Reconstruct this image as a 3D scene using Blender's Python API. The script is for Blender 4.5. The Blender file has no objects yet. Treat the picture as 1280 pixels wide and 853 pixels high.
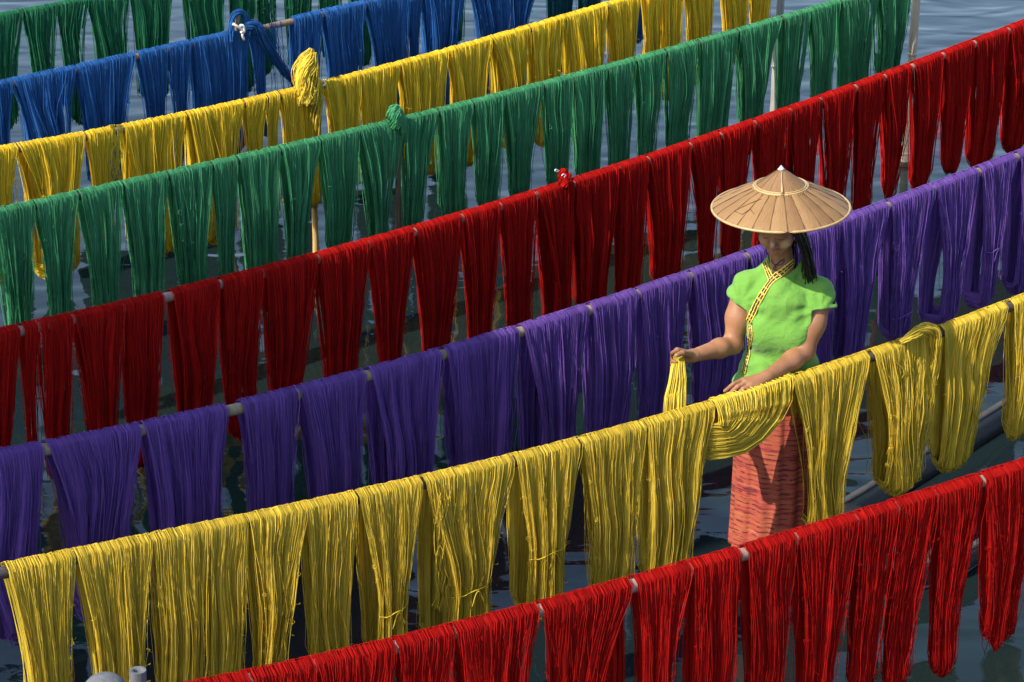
import bpy, bmesh, math, random
import numpy as np
from mathutils import Vector, Matrix

rng = np.random.default_rng(7)
random.seed(7)
R = math.radians
scene = bpy.context.scene
COL = scene.collection

# ------------------------------------------------------------------ camera
F_PX, W_PX, H_PX = 3150.0, 1280.0, 853.0
PITCH = R(21.96)
CP, SP = math.cos(PITCH), math.sin(PITCH)
POLE_Z = 1.12                       # height of the drying poles above the water
CAM = np.array([0.0, 0.0, POLE_Z + 3.64])
cam_data = bpy.data.cameras.new('camera')
cam_data.sensor_width = 36.0
cam_data.lens = 36.0 * F_PX / W_PX
cam_data.clip_start, cam_data.clip_end = 0.1, 2000.0
cam = bpy.data.objects.new('camera', cam_data)
COL.objects.link(cam)
cam.location = CAM
cam.rotation_euler = (R(90) - PITCH, 0, 0)
scene.camera = cam

# ------------------------------------------------------------------ light
SUN_EL, SUN_DIR_XY = R(44), (-0.806, -0.592)          # towards the sun, seen from above
world = bpy.data.worlds.new('World')
scene.world = world
world.use_nodes = True
nt = world.node_tree
sky = nt.nodes.new('ShaderNodeTexSky')
sky.sky_type = 'NISHITA'
sky.sun_disc = False
sky.sun_elevation = SUN_EL
sky.sun_rotation = math.atan2(SUN_DIR_XY[0], SUN_DIR_XY[1])
sky.air_density, sky.dust_density, sky.ozone_density = 1.0, 1.6, 1.0
bg = nt.nodes['Background']
bg.inputs['Strength'].default_value = 0.15
nt.links.new(sky.outputs[0], bg.inputs['Color'])
sun_data = bpy.data.lights.new('sun', 'SUN')
sun_data.energy, sun_data.angle, sun_data.color = 4.2, R(0.53), (1.0, 0.90, 0.76)
sun = bpy.data.objects.new('sun', sun_data)
COL.objects.link(sun)
toward = Vector((SUN_DIR_XY[0] * math.cos(SUN_EL), SUN_DIR_XY[1] * math.cos(SUN_EL), math.sin(SUN_EL)))
sun.rotation_euler = toward.to_track_quat('Z', 'Y').to_euler()
sun.location = (-8, -5, 12)
vs = scene.view_settings
vs.view_transform, vs.look, vs.exposure, vs.gamma = 'Standard', 'None', 1.05, 1.0
vs.use_curve_mapping = False
scene.cycles.max_bounces = 8
scene.cycles.transparent_max_bounces = 4

# ------------------------------------------------------------------ photogrammetry helpers
def ray(px, py):
    u, v = (px - W_PX / 2) / F_PX, (py - H_PX / 2) / F_PX
    return np.array([u, CP - v * SP, -SP - v * CP])

def at(px, py, Y):
    """the place at ground distance Y that the photograph shows at pixel (px, py)"""
    d = ray(px, py)
    return CAM + d * (Y / d[1])

def at_z(px, py, z):
    d = ray(px, py)
    return CAM + d * ((z - CAM[2]) / d[2])

# ------------------------------------------------------------------ object helpers
def tag(o, label=None, cat=None, group=None, kind=None):
    for k, v in (('label', label), ('category', cat), ('group', group), ('kind', kind)):
        if v:
            o[k] = v
    return o

def link(name, me, mat=None, parent=None, loc=None):
    o = bpy.data.objects.new(name, me)
    COL.objects.link(o)
    if mat is not None and me is not None and not me.materials:
        for m in (mat if isinstance(mat, (list, tuple)) else [mat]):
            me.materials.append(m)
    if parent is not None:
        o.parent = parent
    if loc is not None:
        o.location = loc
    return o

def empty(name, loc, rz=0.0):
    o = bpy.data.objects.new(name, None)
    COL.objects.link(o)
    o.location = loc
    o.rotation_euler = (0, 0, rz)
    o.empty_display_size = 0.1
    return o

def mesh_np(name, verts, quads=None, tris=None, tone=None, smooth=True, poly_mat=None):
    """mesh from numpy arrays"""
    me = bpy.data.meshes.new(name)
    verts = np.asarray(verts, np.float32).reshape(-1, 3)
    loops, starts, totals, n = [], [], [], 0
    if quads is not None and len(quads):
        q = np.asarray(quads, np.int32).reshape(-1, 4)
        loops.append(q.ravel()); starts.append(np.arange(len(q)) * 4); totals.append(np.full(len(q), 4)); n += q.size
    if tris is not None and len(tris):
        t = np.asarray(tris, np.int32).reshape(-1, 3)
        loops.append(t.ravel()); starts.append(n + np.arange(len(t)) * 3); totals.append(np.full(len(t), 3)); n += t.size
    loops = np.concatenate(loops); starts = np.concatenate(starts).astype(np.int32)
    me.vertices.add(len(verts)); me.vertices.foreach_set('co', verts.ravel())
    me.loops.add(len(loops)); me.loops.foreach_set('vertex_index', loops)
    me.polygons.add(len(starts)); me.polygons.foreach_set('loop_start', starts)
    if smooth:
        me.polygons.foreach_set('use_smooth', np.ones(len(starts), bool))
    if poly_mat is not None:
        me.polygons.foreach_set('material_index', np.asarray(poly_mat, np.int32))
    if tone is not None:
        a = me.attributes.new('tone', 'FLOAT', 'POINT')
        a.data.foreach_set('value', np.asarray(tone, np.float32).ravel())
    me.update(calc_edges=True)
    me.validate()
    return me

def tubes(P, rad, closed, sides=3, tone=None, ref=None):
    """P (N,T,3) polylines -> verts, quads, per-vertex tone"""
    N, T, _ = P.shape
    if closed:
        tan = np.roll(P, -1, 1) - np.roll(P, 1, 1)
    else:
        tan = np.empty_like(P)
        tan[:, 1:-1] = P[:, 2:] - P[:, :-2]
        tan[:, 0] = P[:, 1] - P[:, 0]
        tan[:, -1] = P[:, -1] - P[:, -2]
    tan /= np.linalg.norm(tan, axis=2, keepdims=True) + 1e-9
    ref = np.array([1.0, 0, 0]) if ref is None else np.asarray(ref, float)
    ref = np.broadcast_to(ref, P.shape)
    a = ref - tan * (ref * tan).sum(2, keepdims=True)
    a /= np.linalg.norm(a, axis=2, keepdims=True) + 1e-9
    b = np.cross(tan, a)
    rad = np.broadcast_to(np.asarray(rad, float), (N, T)) if np.ndim(rad) != 1 else np.broadcast_to(np.asarray(rad)[:, None], (N, T))
    ang = np.arange(sides) * 2 * math.pi / sides + 0.5
    V = P[:, :, None, :] + rad[:, :, None, None] * (a[:, :, None, :] * np.cos(ang)[None, None, :, None] + b[:, :, None, :] * np.sin(ang)[None, None, :, None])
    idx = np.arange(N * T * sides).reshape(N, T, sides)
    t1 = np.roll(idx, -1, 1) if closed else idx[:, 1:]
    t0 = idx if closed else idx[:, :-1]
    q = np.stack([t0, np.roll(t0, -1, 2), np.roll(t1, -1, 2), t1], -1).reshape(-1, 4)
    tn = None
    if tone is not None:
        tn = np.broadcast_to(np.asarray(tone)[:, None, None], (N, T, sides)).ravel()
    return V.reshape(-1, 3), q, tn

class Pack:
    """collects several shapes into one mesh"""
    def __init__(self):
        self.v, self.q, self.t, self.tone, self.n = [], [], [], [], 0
    def add(self, v, q=None, t=None, tone=None):
        v = np.asarray(v, float).reshape(-1, 3)
        self.v.append(v)
        if q is not None and len(q): self.q.append(np.asarray(q).reshape(-1, 4) + self.n)
        if t is not None and len(t): self.t.append(np.asarray(t).reshape(-1, 3) + self.n)
        self.tone.append(np.ones(len(v)) if tone is None else np.asarray(tone).ravel())
        self.n += len(v)
        return self
    def tube(self, pts, rad, sides=8, closed=False, caps=True):
        P = np.asarray(pts, float)[None]
        d = P[0, -1] - P[0, 0]
        ref = np.array([1.0, 0, 0]) if abs(d[0]) < 0.8 * np.linalg.norm(d) + 1e-9 else np.array([0, 0, 1.0])
        v, q, _ = tubes(P, np.asarray(rad, float)[None] if np.ndim(rad) else rad, closed, sides, ref=ref)
        t = []
        if caps and not closed:
            T = P.shape[1]
            c0, c1 = len(v), len(v) + 1
            v = np.vstack([v, P[0, 0], P[0, -1]])
            for k in range(sides):
                k2 = (k + 1) % sides
                t.append((c0, k2, k)); t.append((c1, (T - 1) * sides + k, (T - 1) * sides + k2))
        return self.add(v, q, t)
    def grid(self, G, closed_u=False, closed_v=False):
        """G (A,B,3) surface patch"""
        A, B, _ = G.shape
        idx = np.arange(A * B).reshape(A, B)
        i0 = idx if closed_u else idx[:-1]
        i1 = np.roll(idx, -1, 0) if closed_u else idx[1:]
        if closed_v:
            q = np.stack([i0, np.roll(i0, -1, 1), np.roll(i1, -1, 1), i1], -1)
        else:
            q = np.stack([i0[:, :-1], i0[:, 1:], i1[:, 1:], i1[:, :-1]], -1)
        return self.add(G.reshape(-1, 3), q.reshape(-1, 4))
    def box(self, lo, hi):
        x0, y0, z0 = lo; x1, y1, z1 = hi
        v = [(x0, y0, z0), (x1, y0, z0), (x1, y1, z0), (x0, y1, z0), (x0, y0, z1), (x1, y0, z1), (x1, y1, z1), (x0, y1, z1)]
        q = [(0, 3, 2, 1), (4, 5, 6, 7), (0, 1, 5, 4), (1, 2, 6, 5), (2, 3, 7, 6), (3, 0, 4, 7)]
        return self.add(v, q)
    def mesh(self, name, smooth=True):
        return mesh_np(name, np.vstack(self.v), np.vstack(self.q) if self.q else None, np.vstack(self.t) if self.t else None,
                       np.concatenate(self.tone), smooth)
    def build(self, name, mat, parent=None, smooth=True, loc=None):
        return link(name, self.mesh(name, smooth), mat, parent, loc)

def wob(n, k=4, amp=1.0, length=1.0):
    """smooth random curve with n samples"""
    x = np.linspace(0, length, n)
    y = np.zeros(n)
    for i in range(k):
        y += rng.normal() / (i + 1) * np.sin(2 * math.pi * (i + 1) * 0.7 * x + rng.uniform(0, 6.28))
    return amp * y * 0.6

# ------------------------------------------------------------------ materials
def new_mat(name):
    m = bpy.data.materials.new(name)
    m.use_nodes = True
    t = m.node_tree
    return m, t, t.nodes['Principled BSDF'], t.nodes['Material Output']

def node(t, kind, **kw):
    n = t.nodes.new(kind)
    for k, v in kw.items():
        if hasattr(n, k): setattr(n, k, v)
        else: n.inputs[k].default_value = v
    return n

def ramp(t, stops, interp='LINEAR'):
    n = t.nodes.new('ShaderNodeValToRGB')
    cr = n.color_ramp
    cr.interpolation = interp
    while len(cr.elements) < len(stops): cr.elements.new(0.5)
    for e, (p, c) in zip(cr.elements, stops):
        e.position = p; e.color = (*c, 1)
    return n

def yarn_mat(name, col, light, glow, rough=0.92):
    """dyed yarn: tone varies from thread to thread and along it, light comes through"""
    m, t, p, out = new_mat(name)
    at_ = node(t, 'ShaderNodeAttribute'); at_.attribute_name = 'tone'
    tc = node(t, 'ShaderNodeTexCoord')
    nz = node(t, 'ShaderNodeTexNoise', Scale=9.0, Detail=4.0, Roughness=0.65)
    t.links.new(tc.outputs['Object'], nz.inputs['Vector'])
    rp = ramp(t, [(0.25, col), (0.8, light)])
    t.links.new(nz.outputs['Fac'], rp.inputs['Fac'])
    mul = node(t, 'ShaderNodeVectorMath', operation='SCALE')
    t.links.new(rp.outputs['Color'], mul.inputs[0]); t.links.new(at_.outputs['Fac'], mul.inputs['Scale'])
    fz = node(t, 'ShaderNodeTexNoise', Scale=420.0, Detail=2.0)
    t.links.new(tc.outputs['Object'], fz.inputs['Vector'])
    bp = node(t, 'ShaderNodeBump', Strength=0.5, Distance=0.002)
    t.links.new(fz.outputs['Fac'], bp.inputs['Height'])
    p.inputs['Roughness'].default_value = rough
    p.inputs['Specular IOR Level'].default_value = 0.05
    p.inputs['Sheen Weight'].default_value = 0.0
    p.inputs['Sheen Roughness'].default_value = 0.45
    t.links.new(mul.outputs[0], p.inputs['Base Color']); t.links.new(bp.outputs[0], p.inputs['Normal'])
    tr = node(t, 'ShaderNodeBsdfTranslucent')
    g = node(t, 'ShaderNodeVectorMath', operation='MULTIPLY'); g.inputs[1].default_value = glow
    t.links.new(mul.outputs[0], g.inputs[0]); t.links.new(g.outputs[0], tr.inputs['Color'])
    mx = node(t, 'ShaderNodeMixShader', Fac=0.34)
    t.links.new(p.outputs[0], mx.inputs[1]); t.links.new(tr.outputs[0], mx.inputs[2])
    t.links.new(mx.outputs[0], out.inputs['Surface'])
    return m

YARN = {
    'red': yarn_mat('red_yarn', (0.35, 0.006, 0.006), (0.48, 0.015, 0.011), (1.3, 1.2, 1.0)),
    'yellow': yarn_mat('yellow_yarn', (0.60, 0.465, 0.045), (0.74, 0.60, 0.085), (1.25, 1.0, 0.5)),
    'golden': yarn_mat('golden_yarn', (0.74, 0.545, 0.030), (0.86, 0.68, 0.06), (1.2, 1.0, 0.5)),
    'purple': yarn_mat('purple_yarn', (0.125, 0.068, 0.31), (0.20, 0.105, 0.41), (1.35, 0.9, 1.1)),
    'green': yarn_mat('green_yarn', (0.050, 0.25, 0.112), (0.095, 0.38, 0.18), (1.0, 1.3, 0.9)),
    'darkgreen': yarn_mat('dark_green_yarn', (0.018, 0.15, 0.070), (0.05, 0.26, 0.12), (1.1, 1.4, 0.9)),
    'blue': yarn_mat('blue_yarn', (0.022, 0.105, 0.33), (0.045, 0.18, 0.48), (0.9, 1.1, 1.1)),
    'teal': yarn_mat('teal_yarn', (0.010, 0.075, 0.11), (0.03, 0.14, 0.17), (0.9, 1.1, 1.1)),
}

def wood_mat(name, dark, light, scale=(60, 60, 3), rough=0.75, bump=0.3, spots=None):
    m, t, p, out = new_mat(name)
    tc = node(t, 'ShaderNodeTexCoord')
    mp = node(t, 'ShaderNodeMapping'); mp.inputs['Scale'].default_value = scale
    t.links.new(tc.outputs['Object'], mp.inputs['Vector'])
    nz = node(t, 'ShaderNodeTexNoise', Scale=1.0, Detail=6.0, Roughness=0.7)
    t.links.new(mp.outputs[0], nz.inputs['Vector'])
    rp = ramp(t, [(0.3, dark), (0.7, light)])
    t.links.new(nz.outputs['Fac'], rp.inputs['Fac'])
    col = rp.outputs['Color']
    if spots:
        n2 = node(t, 'ShaderNodeTexNoise', Scale=14.0, Detail=3.0)
        t.links.new(tc.outputs['Object'], n2.inputs['Vector'])
        r2 = ramp(t, [(0.52, (0, 0, 0)), (0.62, (1, 1, 1))])
        t.links.new(n2.outputs['Fac'], r2.inputs['Fac'])
        mx = node(t, 'ShaderNodeMixRGB'); mx.inputs['Color2'].default_value = (*spots, 1)
        t.links.new(r2.outputs['Color'], mx.inputs['Fac']); t.links.new(col, mx.inputs['Color1'])
        col = mx.outputs[0]
    t.links.new(col, p.inputs['Base Color'])
    bp = node(t, 'ShaderNodeBump', Strength=bump, Distance=0.004)
    t.links.new(nz.outputs['Fac'], bp.inputs['Height']); t.links.new(bp.outputs[0], p.inputs['Normal'])
    p.inputs['Roughness'].default_value = rough
    return m

def plain_mat(name, c1, c2, scale=30.0, rough=0.7, bump=0.0, spec=0.4):
    m, t, p, out = new_mat(name)
    tc = node(t, 'ShaderNodeTexCoord')
    nz = node(t, 'ShaderNodeTexNoise', Scale=scale, Detail=5.0, Roughness=0.6)
    t.links.new(tc.outputs['Object'], nz.inputs['Vector'])
    rp = ramp(t, [(0.3, c1), (0.7, c2)])
    t.links.new(nz.outputs['Fac'], rp.inputs['Fac']); t.links.new(rp.outputs['Color'], p.inputs['Base Color'])
    p.inputs['Roughness'].default_value = rough
    p.inputs['Specular IOR Level'].default_value = spec
    if bump:
        bp = node(t, 'ShaderNodeBump', Strength=bump, Distance=0.003)
        t.links.new(nz.outputs['Fac'], bp.inputs['Height']); t.links.new(bp.outputs[0], p.inputs['Normal'])
    return m

M_GREYPOLE = wood_mat('weathered_pole_wood', (0.11, 0.095, 0.08), (0.30, 0.26, 0.21), spots=(0.30, 0.10, 0.08))
M_BROWNPOLE = wood_mat('brown_pole_wood', (0.10, 0.065, 0.04), (0.24, 0.17, 0.11))
M_OLIVEPOLE = wood_mat('olive_pole_wood', (0.10, 0.085, 0.055), (0.26, 0.22, 0.14))
M_DARKPOLE = wood_mat('dark_pole_wood', (0.018, 0.016, 0.016), (0.06, 0.052, 0.05))
M_BAMBOO = wood_mat('pale_bamboo', (0.36, 0.30, 0.20), (0.58, 0.50, 0.36), scale=(50, 50, 5), rough=0.55)
M_GOLDBAMBOO = wood_mat('golden_bamboo', (0.32, 0.20, 0.06), (0.52, 0.36, 0.13), scale=(50, 50, 5), rough=0.45)
M_GREYBAMBOO = wood_mat('grey_bamboo', (0.16, 0.16, 0.15), (0.34, 0.33, 0.30), scale=(50, 50, 5))
M_POST = wood_mat('slate_grey_post', (0.05, 0.055, 0.065), (0.11, 0.12, 0.135), rough=0.85)
M_BOAT = wood_mat('tarred_boat_wood', (0.012, 0.012, 0.013), (0.040, 0.038, 0.038), scale=(5, 70, 60), rough=0.55, bump=0.6)
M_BOATEDGE = wood_mat('worn_boat_edge', (0.020, 0.020, 0.020), (0.075, 0.072, 0.070), scale=(5, 70, 60), rough=0.7, bump=0.6)
M_CORD = plain_mat('white_cord', (0.62, 0.58, 0.52), (0.75, 0.72, 0.66), 80)

# ------------------------------------------------------------------ setting: water
def make_water():
    m, t, p, out = new_mat('lake_water')
    p.inputs['Base Color'].default_value = (0.006, 0.012, 0.013, 1)
    p.inputs['Roughness'].default_value = 0.03
    p.inputs['IOR'].default_value = 1.29
    tc = node(t, 'ShaderNodeTexCoord')
    mp = node(t, 'ShaderNodeMapping'); mp.inputs['Rotation'].default_value = (0, 0, R(20)); mp.inputs['Scale'].default_value = (1.0, 1.9, 1.0)
    t.links.new(tc.outputs['Object'], mp.inputs['Vector'])
    n1 = node(t, 'ShaderNodeTexNoise', Scale=1.7, Detail=1.0, Distortion=0.5)
    n2 = node(t, 'ShaderNodeTexNoise', Scale=6.0, Detail=2.0, Distortion=0.6)
    t.links.new(mp.outputs[0], n1.inputs['Vector']); t.links.new(mp.outputs[0], n2.inputs['Vector'])
    b1 = node(t, 'ShaderNodeBump', Strength=1.0, Distance=0.015)
    b2 = node(t, 'ShaderNodeBump', Strength=1.0, Distance=0.0010)
    t.links.new(n1.outputs['Fac'], b1.inputs['Height']); t.links.new(n2.outputs['Fac'], b2.inputs['Height'])
    t.links.new(b1.outputs[0], b2.inputs['Normal']); t.links.new(b2.outputs[0], p.inputs['Normal'])
    s = 900.0
    me = mesh_np('water', [(-s, -s, 0), (s, -s, 0), (s, s, 0), (-s, s, 0)], [(0, 1, 2, 3)], smooth=False)
    tag(link('water', me, m), kind='structure')
make_water()

# ------------------------------------------------------------------ rows of poles
class Row:
    """a pole run: its top outline in the photograph, stood up on a straight line over the water"""
    def __init__(self, key, name, pts, rp, rise):
        self.key, self.name = key, name
        self.px = np.array([p[0] for p in pts], float); self.py = np.array([p[1] for p in pts], float)
        self.rp, self.rise = rp, rise           # pole radius, yarn build-up above the pole
        a = at_z(pts[0][0], pts[0][1], POLE_Z + rp + rise); b = at_z(pts[-1][0], pts[-1][1], POLE_Z + rp + rise)
        self.o = a.copy(); self.o[2] = 0
        u = b - a; u[2] = 0
        self.u = u / np.linalg.norm(u)
        self.n = np.array([self.u[1], -self.u[0], 0.0])      # towards the camera
        xs = np.linspace(self.px[0], self.px[-1], 60)
        S = [self.hit(x, np.interp(x, self.px, self.py)) for x in xs]
        s = np.array([p[0] for p in S]); z = np.array([p[1] for p in S]) - rp - rise
        c = np.polyfit(s, z, 4)
        self.cz = c
        self.s0, self.s1 = s[0], s[-1]
    def hit(self, px, py):
        d = ray(px, py)
        k = ((self.o - CAM) @ self.n) / (d @ self.n)
        q = CAM + d * k
        return (q - self.o) @ self.u, q[2]
    def ytop(self, px):
        return np.interp(px, self.px, self.py)
    def s_top(self, px):
        y = self.ytop(px)
        if px > self.px[-1]: y += (px - self.px[-1]) * (self.py[-1] - self.py[-2]) / (self.px[-1] - self.px[-2])
        if px < self.px[0]: y += (px - self.px[0]) * (self.py[1] - self.py[0]) / (self.px[1] - self.px[0])
        return self.hit(px, y)[0]
    def s_at(self, px, z, n=0.0):
        """run position that shows at column px when at height z"""
        k = (px - W_PX / 2) / F_PX
        dz = CAM[2] - z
        o, u = self.o + n * self.n - CAM, self.u
        return (k * (o[1] * CP + dz * SP) - o[0]) / (u[0] - k * u[1] * CP)
    def zc(self, s):
        s = np.clip(s, self.s0 - 0.3, self.s1 + 0.3)
        return np.polyval(self.cz, s)
    def world(self, s, n, z):
        s, n, z = np.broadcast_arrays(np.asarray(s, float), np.asarray(n, float), np.asarray(z, float))
        return self.o + s[..., None] * self.u + n[..., None] * self.n + z[..., None] * np.array([0, 0, 1.0])

ROWS = {}
def row(key, name, pts, rp=0.020, rise=0.010):
    ROWS[key] = Row(key, name, pts, rp, rise)
row('G2', 'dark green far pole', [(-60, 27), (0, 15.5), (69, 2.5), (110, -5), (300, -38), (560, -81)], 0.018)
row('B', 'blue pole', [(-60, 113), (0, 100.5), (92, 80), (162, 65), (260, 44.7), (327, 30), (366, 21), (412, 9), (453, -1), (560, -24), (680, -49), (830, -80)], 0.020)
row('Y2', 'far yellow pole', [(-60, 194), (0, 182), (20, 178), (104, 163), (162, 153), (260, 134), (301, 126), (370, 110), (402, 100), (449, 87), (510, 72), (555, 59), (612, 47), (660, 33), (705, 17), (758, 1), (860, -27), (975, -58)], 0.019)
row('G1', 'green pole', [(-60, 271), (0, 258), (41, 250), (95, 238), (162, 224), (205, 214), (260, 201.5), (307, 190), (372, 178), (429, 164.5), (486, 147), (508, 140), (591, 123), (642, 112), (705, 95), (760, 80), (872, 51), (920, 37), (975, 17), (1010, 7), (1051, -3), (1150, -30)], 0.020)
row('R2', 'rear red pole', [(-60, 423), (0, 410), (21, 405), (87, 388), (183, 366), (260, 351), (305, 341), (392, 315), (510, 286), (575, 265), (626, 249), (697, 223), (760, 207), (815, 188), (892, 170), (1000, 127), (1081, 98), (1177, 63), (1260, 31), (1280, 24), (1360, -6)], 0.023)
row('P', 'purple pole', [(-60, 576), (0, 559), (55, 547), (114, 536), (173, 526), (278, 506), (372, 480), (453, 461), (510, 445), (551, 433), (642, 410), (677, 399), (727, 382), (760, 371), (831, 343), (933, 311), (1060, 267), (1105, 252), (1170, 228), (1215, 210), (1280, 185), (1360, 153)], 0.024, 0.012)
row('Y1', 'front yellow pole', [(4, 704), (41, 693), (89, 685), (144, 678), (250, 653), (368, 627), (443, 610), (510, 598), (551, 590), (640, 568), (723, 546), (760, 536), (802, 524), (903, 496), (960, 478), (1020, 456), (1134, 422), (1189, 403), (1280, 366), (1360, 336)], 0.022, 0.012)
row('R1', 'front red pole', [(150, 871), (250, 847), (382, 820), (510, 793), (669, 754), (754, 730), (784, 721), (864, 697), (923, 682), (1020, 651), (1170, 610), (1235, 588), (1280, 573), (1360, 545)], 0.024, 0.012)

def pole(key, mat, label, s_lo=None, s_hi=None):
    r = ROWS[key]
    a = r.s0 - 0.15 if s_lo is None else s_lo
    b = r.s1 + 0.1 if s_hi is None else s_hi
    s = np.linspace(a, b, 60)
    P = r.world(s, wob(60, 5, 0.0008), r.zc(s) - 0.002 + wob(60, 6, 0.0005))
    rad = r.rp * (0.94 + 0.03 * np.sin(s * 5) + rng.normal(0, 0.012, 60))
    base = P[0].copy()
    me = Pack().tube(P - base, rad, 10).mesh('drying_pole')
    tag(link('drying_pole', me, mat, None, base), label, 'pole', 'poles the yarn is hung over')

# ------------------------------------------------------------------ skeins
def skein_shape(r, sl, sr, fb, bb, L, fold, thick, gaps, loose, vee, T, belly, vm=0.84):
    """returns f(u, noisy, ragged) -> closed thread loops of one skein in run coordinates (s, n, z):
    over the pole, down the front, round the bottom and up the back"""
    nt_, nf, nb = T
    w = sr - sl
    gp = [(rng.uniform(0.08, 0.92), rng.uniform(0.008, 0.022)) for _ in range(gaps)]
    K = int(rng.integers(2, 5)); ph = rng.uniform(0, 6.28); K2 = int(rng.integers(5, 8)); ph2 = rng.uniform(0, 6.28)
    gexp = rng.uniform(1.15, 1.9)
    endw = rng.normal(0, 0.018, 3)
    sway = rng.normal(0, 0.006 * loose, 4)
    vf = np.linspace(0.04, 0.93, nf)
    def paths(u, noisy=True, ragged=0.02, inset=0.0):
        N = len(u)
        k_ = 1.0 if noisy else 0.0
        ut = u.copy()
        for c, g in gp:      # thin places on the pole where the wood shows
            ut = ut + g * np.tanh((u - c) / 0.012) * np.exp(-((u - c) / 0.10) ** 2)
        ut = np.clip(ut, 0, 1)
        clump = 0.42 / K / math.pi * np.sin(2 * math.pi * K * u + ph) + 0.25 / K2 / math.pi * np.sin(2 * math.pi * K2 * u + ph2)
        fz = (0.7 * np.cos(2 * math.pi * K * u + ph + 0.6) + 0.5 * np.cos(2 * math.pi * K2 * u + ph2)) * fold
        fz2 = (0.7 * np.cos(2 * math.pi * (K + 1) * u + ph * 1.7) + 0.5 * np.cos(2 * math.pi * K2 * u + ph2 + 1)) * fold
        dep_f = rng.uniform(0, thick, N) * k_ + (1 - k_) * rng.uniform(0.1, 0.45, N) * thick
        dep_b = rng.uniform(0, thick, N) * k_ + (1 - k_) * rng.uniform(0.1, 0.45, N) * thick
        top_s = sl + ut * w + inset * (0.5 - u) * 2
        wild = np.where(rng.uniform(0, 1, N) < 0.10, 0.20, 0.03) * k_
        j1 = np.clip(u + rng.normal(0, 1, N) * wild, 0, 1); j2 = np.clip(u + rng.normal(0, 0.035, N) * k_, 0, 1)
        fs = fb[0] + np.clip(j1 + clump, 0, 1) * (fb[1] - fb[0]) + inset * (0.5 - u) * 2
        bs = bb[0] + np.clip(j2 + clump, 0, 1) * (bb[1] - bb[0]) + inset * (0.5 - u) * 2
        end = 1 - 0.10 * np.abs(2 * u - 1) ** 2.6 + endw[0] * np.sin(5 * u + ph) + endw[1] * np.sin(11 * u) - ragged * np.abs(rng.normal(0, 1, N)).clip(0, 2.2) * k_ - (1 - k_) * 0.012
        zc = r.zc(top_s)
        R0 = r.rp + 0.003 + rng.uniform(0, r.rise, N) * (k_ + 0.3 * (1 - k_))
        P = np.zeros((N, nt_ + nf + nb + nf, 3))
        for i in range(nt_):
            th = math.pi * (i + 0.5) / nt_
            P[:, i] = np.stack([top_s + rng.normal(0, 0.0008, N) * k_, -R0 * np.cos(th), zc + R0 * np.sin(th)], 1)
        drift_f, drift_b = rng.normal(0, 0.0028 * loose, (N, 3)) * k_, rng.normal(0, 0.0028 * loose, (N, 3)) * k_
        stray = (rng.uniform(0, 1, N) < 0.10) * rng.normal(0, 0.014 * loose, N) * k_
        def lateral(v, a, b, dr, st, e):
            g = 1 - max(0.0, 1 - v / vm) ** gexp + 0.08 * max(0.0, v / vm - 1)
            s = a + (b - a) * g
            return s + dr[:, 0] * np.sin(9.3 * v) * v + dr[:, 1] * np.sin(7 * v + 1) * v + dr[:, 2] * np.sin(13 * v + 2) * v + st * np.sin(math.pi * v) + (sway[e] * math.sin(4.5 * v) + sway[e + 1] * math.sin(8 * v)) * np.sin(math.pi * u)
        for i, v in enumerate(vf):
            s = lateral(v, top_s, fs, drift_f, stray, 0)
            if vee is not None:
                vt, u0, u1, tight = vee[:4]
                c = fb[0] + (u0 + (u1 - u0) * u) * (fb[1] - fb[0])
                if v < vt:
                    s = s + (c - (top_s + (fs - top_s) * (1 - max(0.0, 1 - vt / vm) ** gexp))) * (v / vt) ** 1.05 * tight
                else:
                    k = (v - vt) / (1 - vt)
                    c2 = fb[0] + (u0 - 0.06 * k + (u1 - u0 + 0.12 * k) * u) * (fb[1] - fb[0])
                    s = s + (c2 - s) * tight
            amp = min(1.0, v * 2.2)
            n = R0 + (dep_f + fz + fold) * amp + belly * math.sin(math.pi * v)
            P[:, nt_ + i] = np.stack([s + rng.normal(0, 0.0015, N) * k_, n * (1 - 0.25 * v) + rng.normal(0, 0.0015, N) * k_, zc - L * v * end], 1)
        for i in range(nb):
            th = math.pi * (i + 0.5) / nb
            k = (1 - math.cos(th)) / 2
            f_end = P[:, nt_ + nf - 1, 0]
            rr = 0.75 * (R0 + dep_f + fold)
            P[:, nt_ + nf + i] = np.stack([f_end + (bs - f_end) * k, rr * np.cos(th), zc - L * end * (0.94 + 0.06 * math.sin(th))], 1)
        for i, v in enumerate(vf[::-1]):
            s = lateral(v, top_s, bs, drift_b, -stray, 2)
            amp = min(1.0, v * 2.2)
            n = -(R0 + (dep_b + fz2 + fold) * amp)
            P[:, nt_ + nf + nb + i] = np.stack([s, n * (1 - 0.25 * v), zc - L * v * end], 1)
        return P
    return paths

def fuzz_paths(P, count, amp):
    """a few loose hairs that stand off the skein"""
    N, T, _ = P.shape
    out = np.zeros((count, 6, 3))
    for k in range(count):
        i, j = rng.integers(0, N), rng.integers(5, max(6, T // 2))
        if rng.uniform() < 0.6: i = 0 if rng.uniform() < 0.6 else N - 1
        p = P[i, j].copy()
        d = np.array([rng.normal(0, 1), abs(rng.normal(0, 0.7)), rng.normal(-0.3, 0.8)])
        d /= np.linalg.norm(d)
        c = rng.normal(0, 1, 3)
        for q in range(6):
            f = q / 5
            out[k, q] = p + d * amp * f + c * amp * 0.35 * math.sin(f * 3.0)
    return out

def row_cord(r, s0, s1, n, z, rad, sag=0.0, twist=True):
    k = np.linspace(0, 1, 9)
    return r.world(s0 + (s1 - s0) * k, n, z - sag * np.sin(math.pi * k) + 0.002 * np.sin(k * 20))

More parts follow.
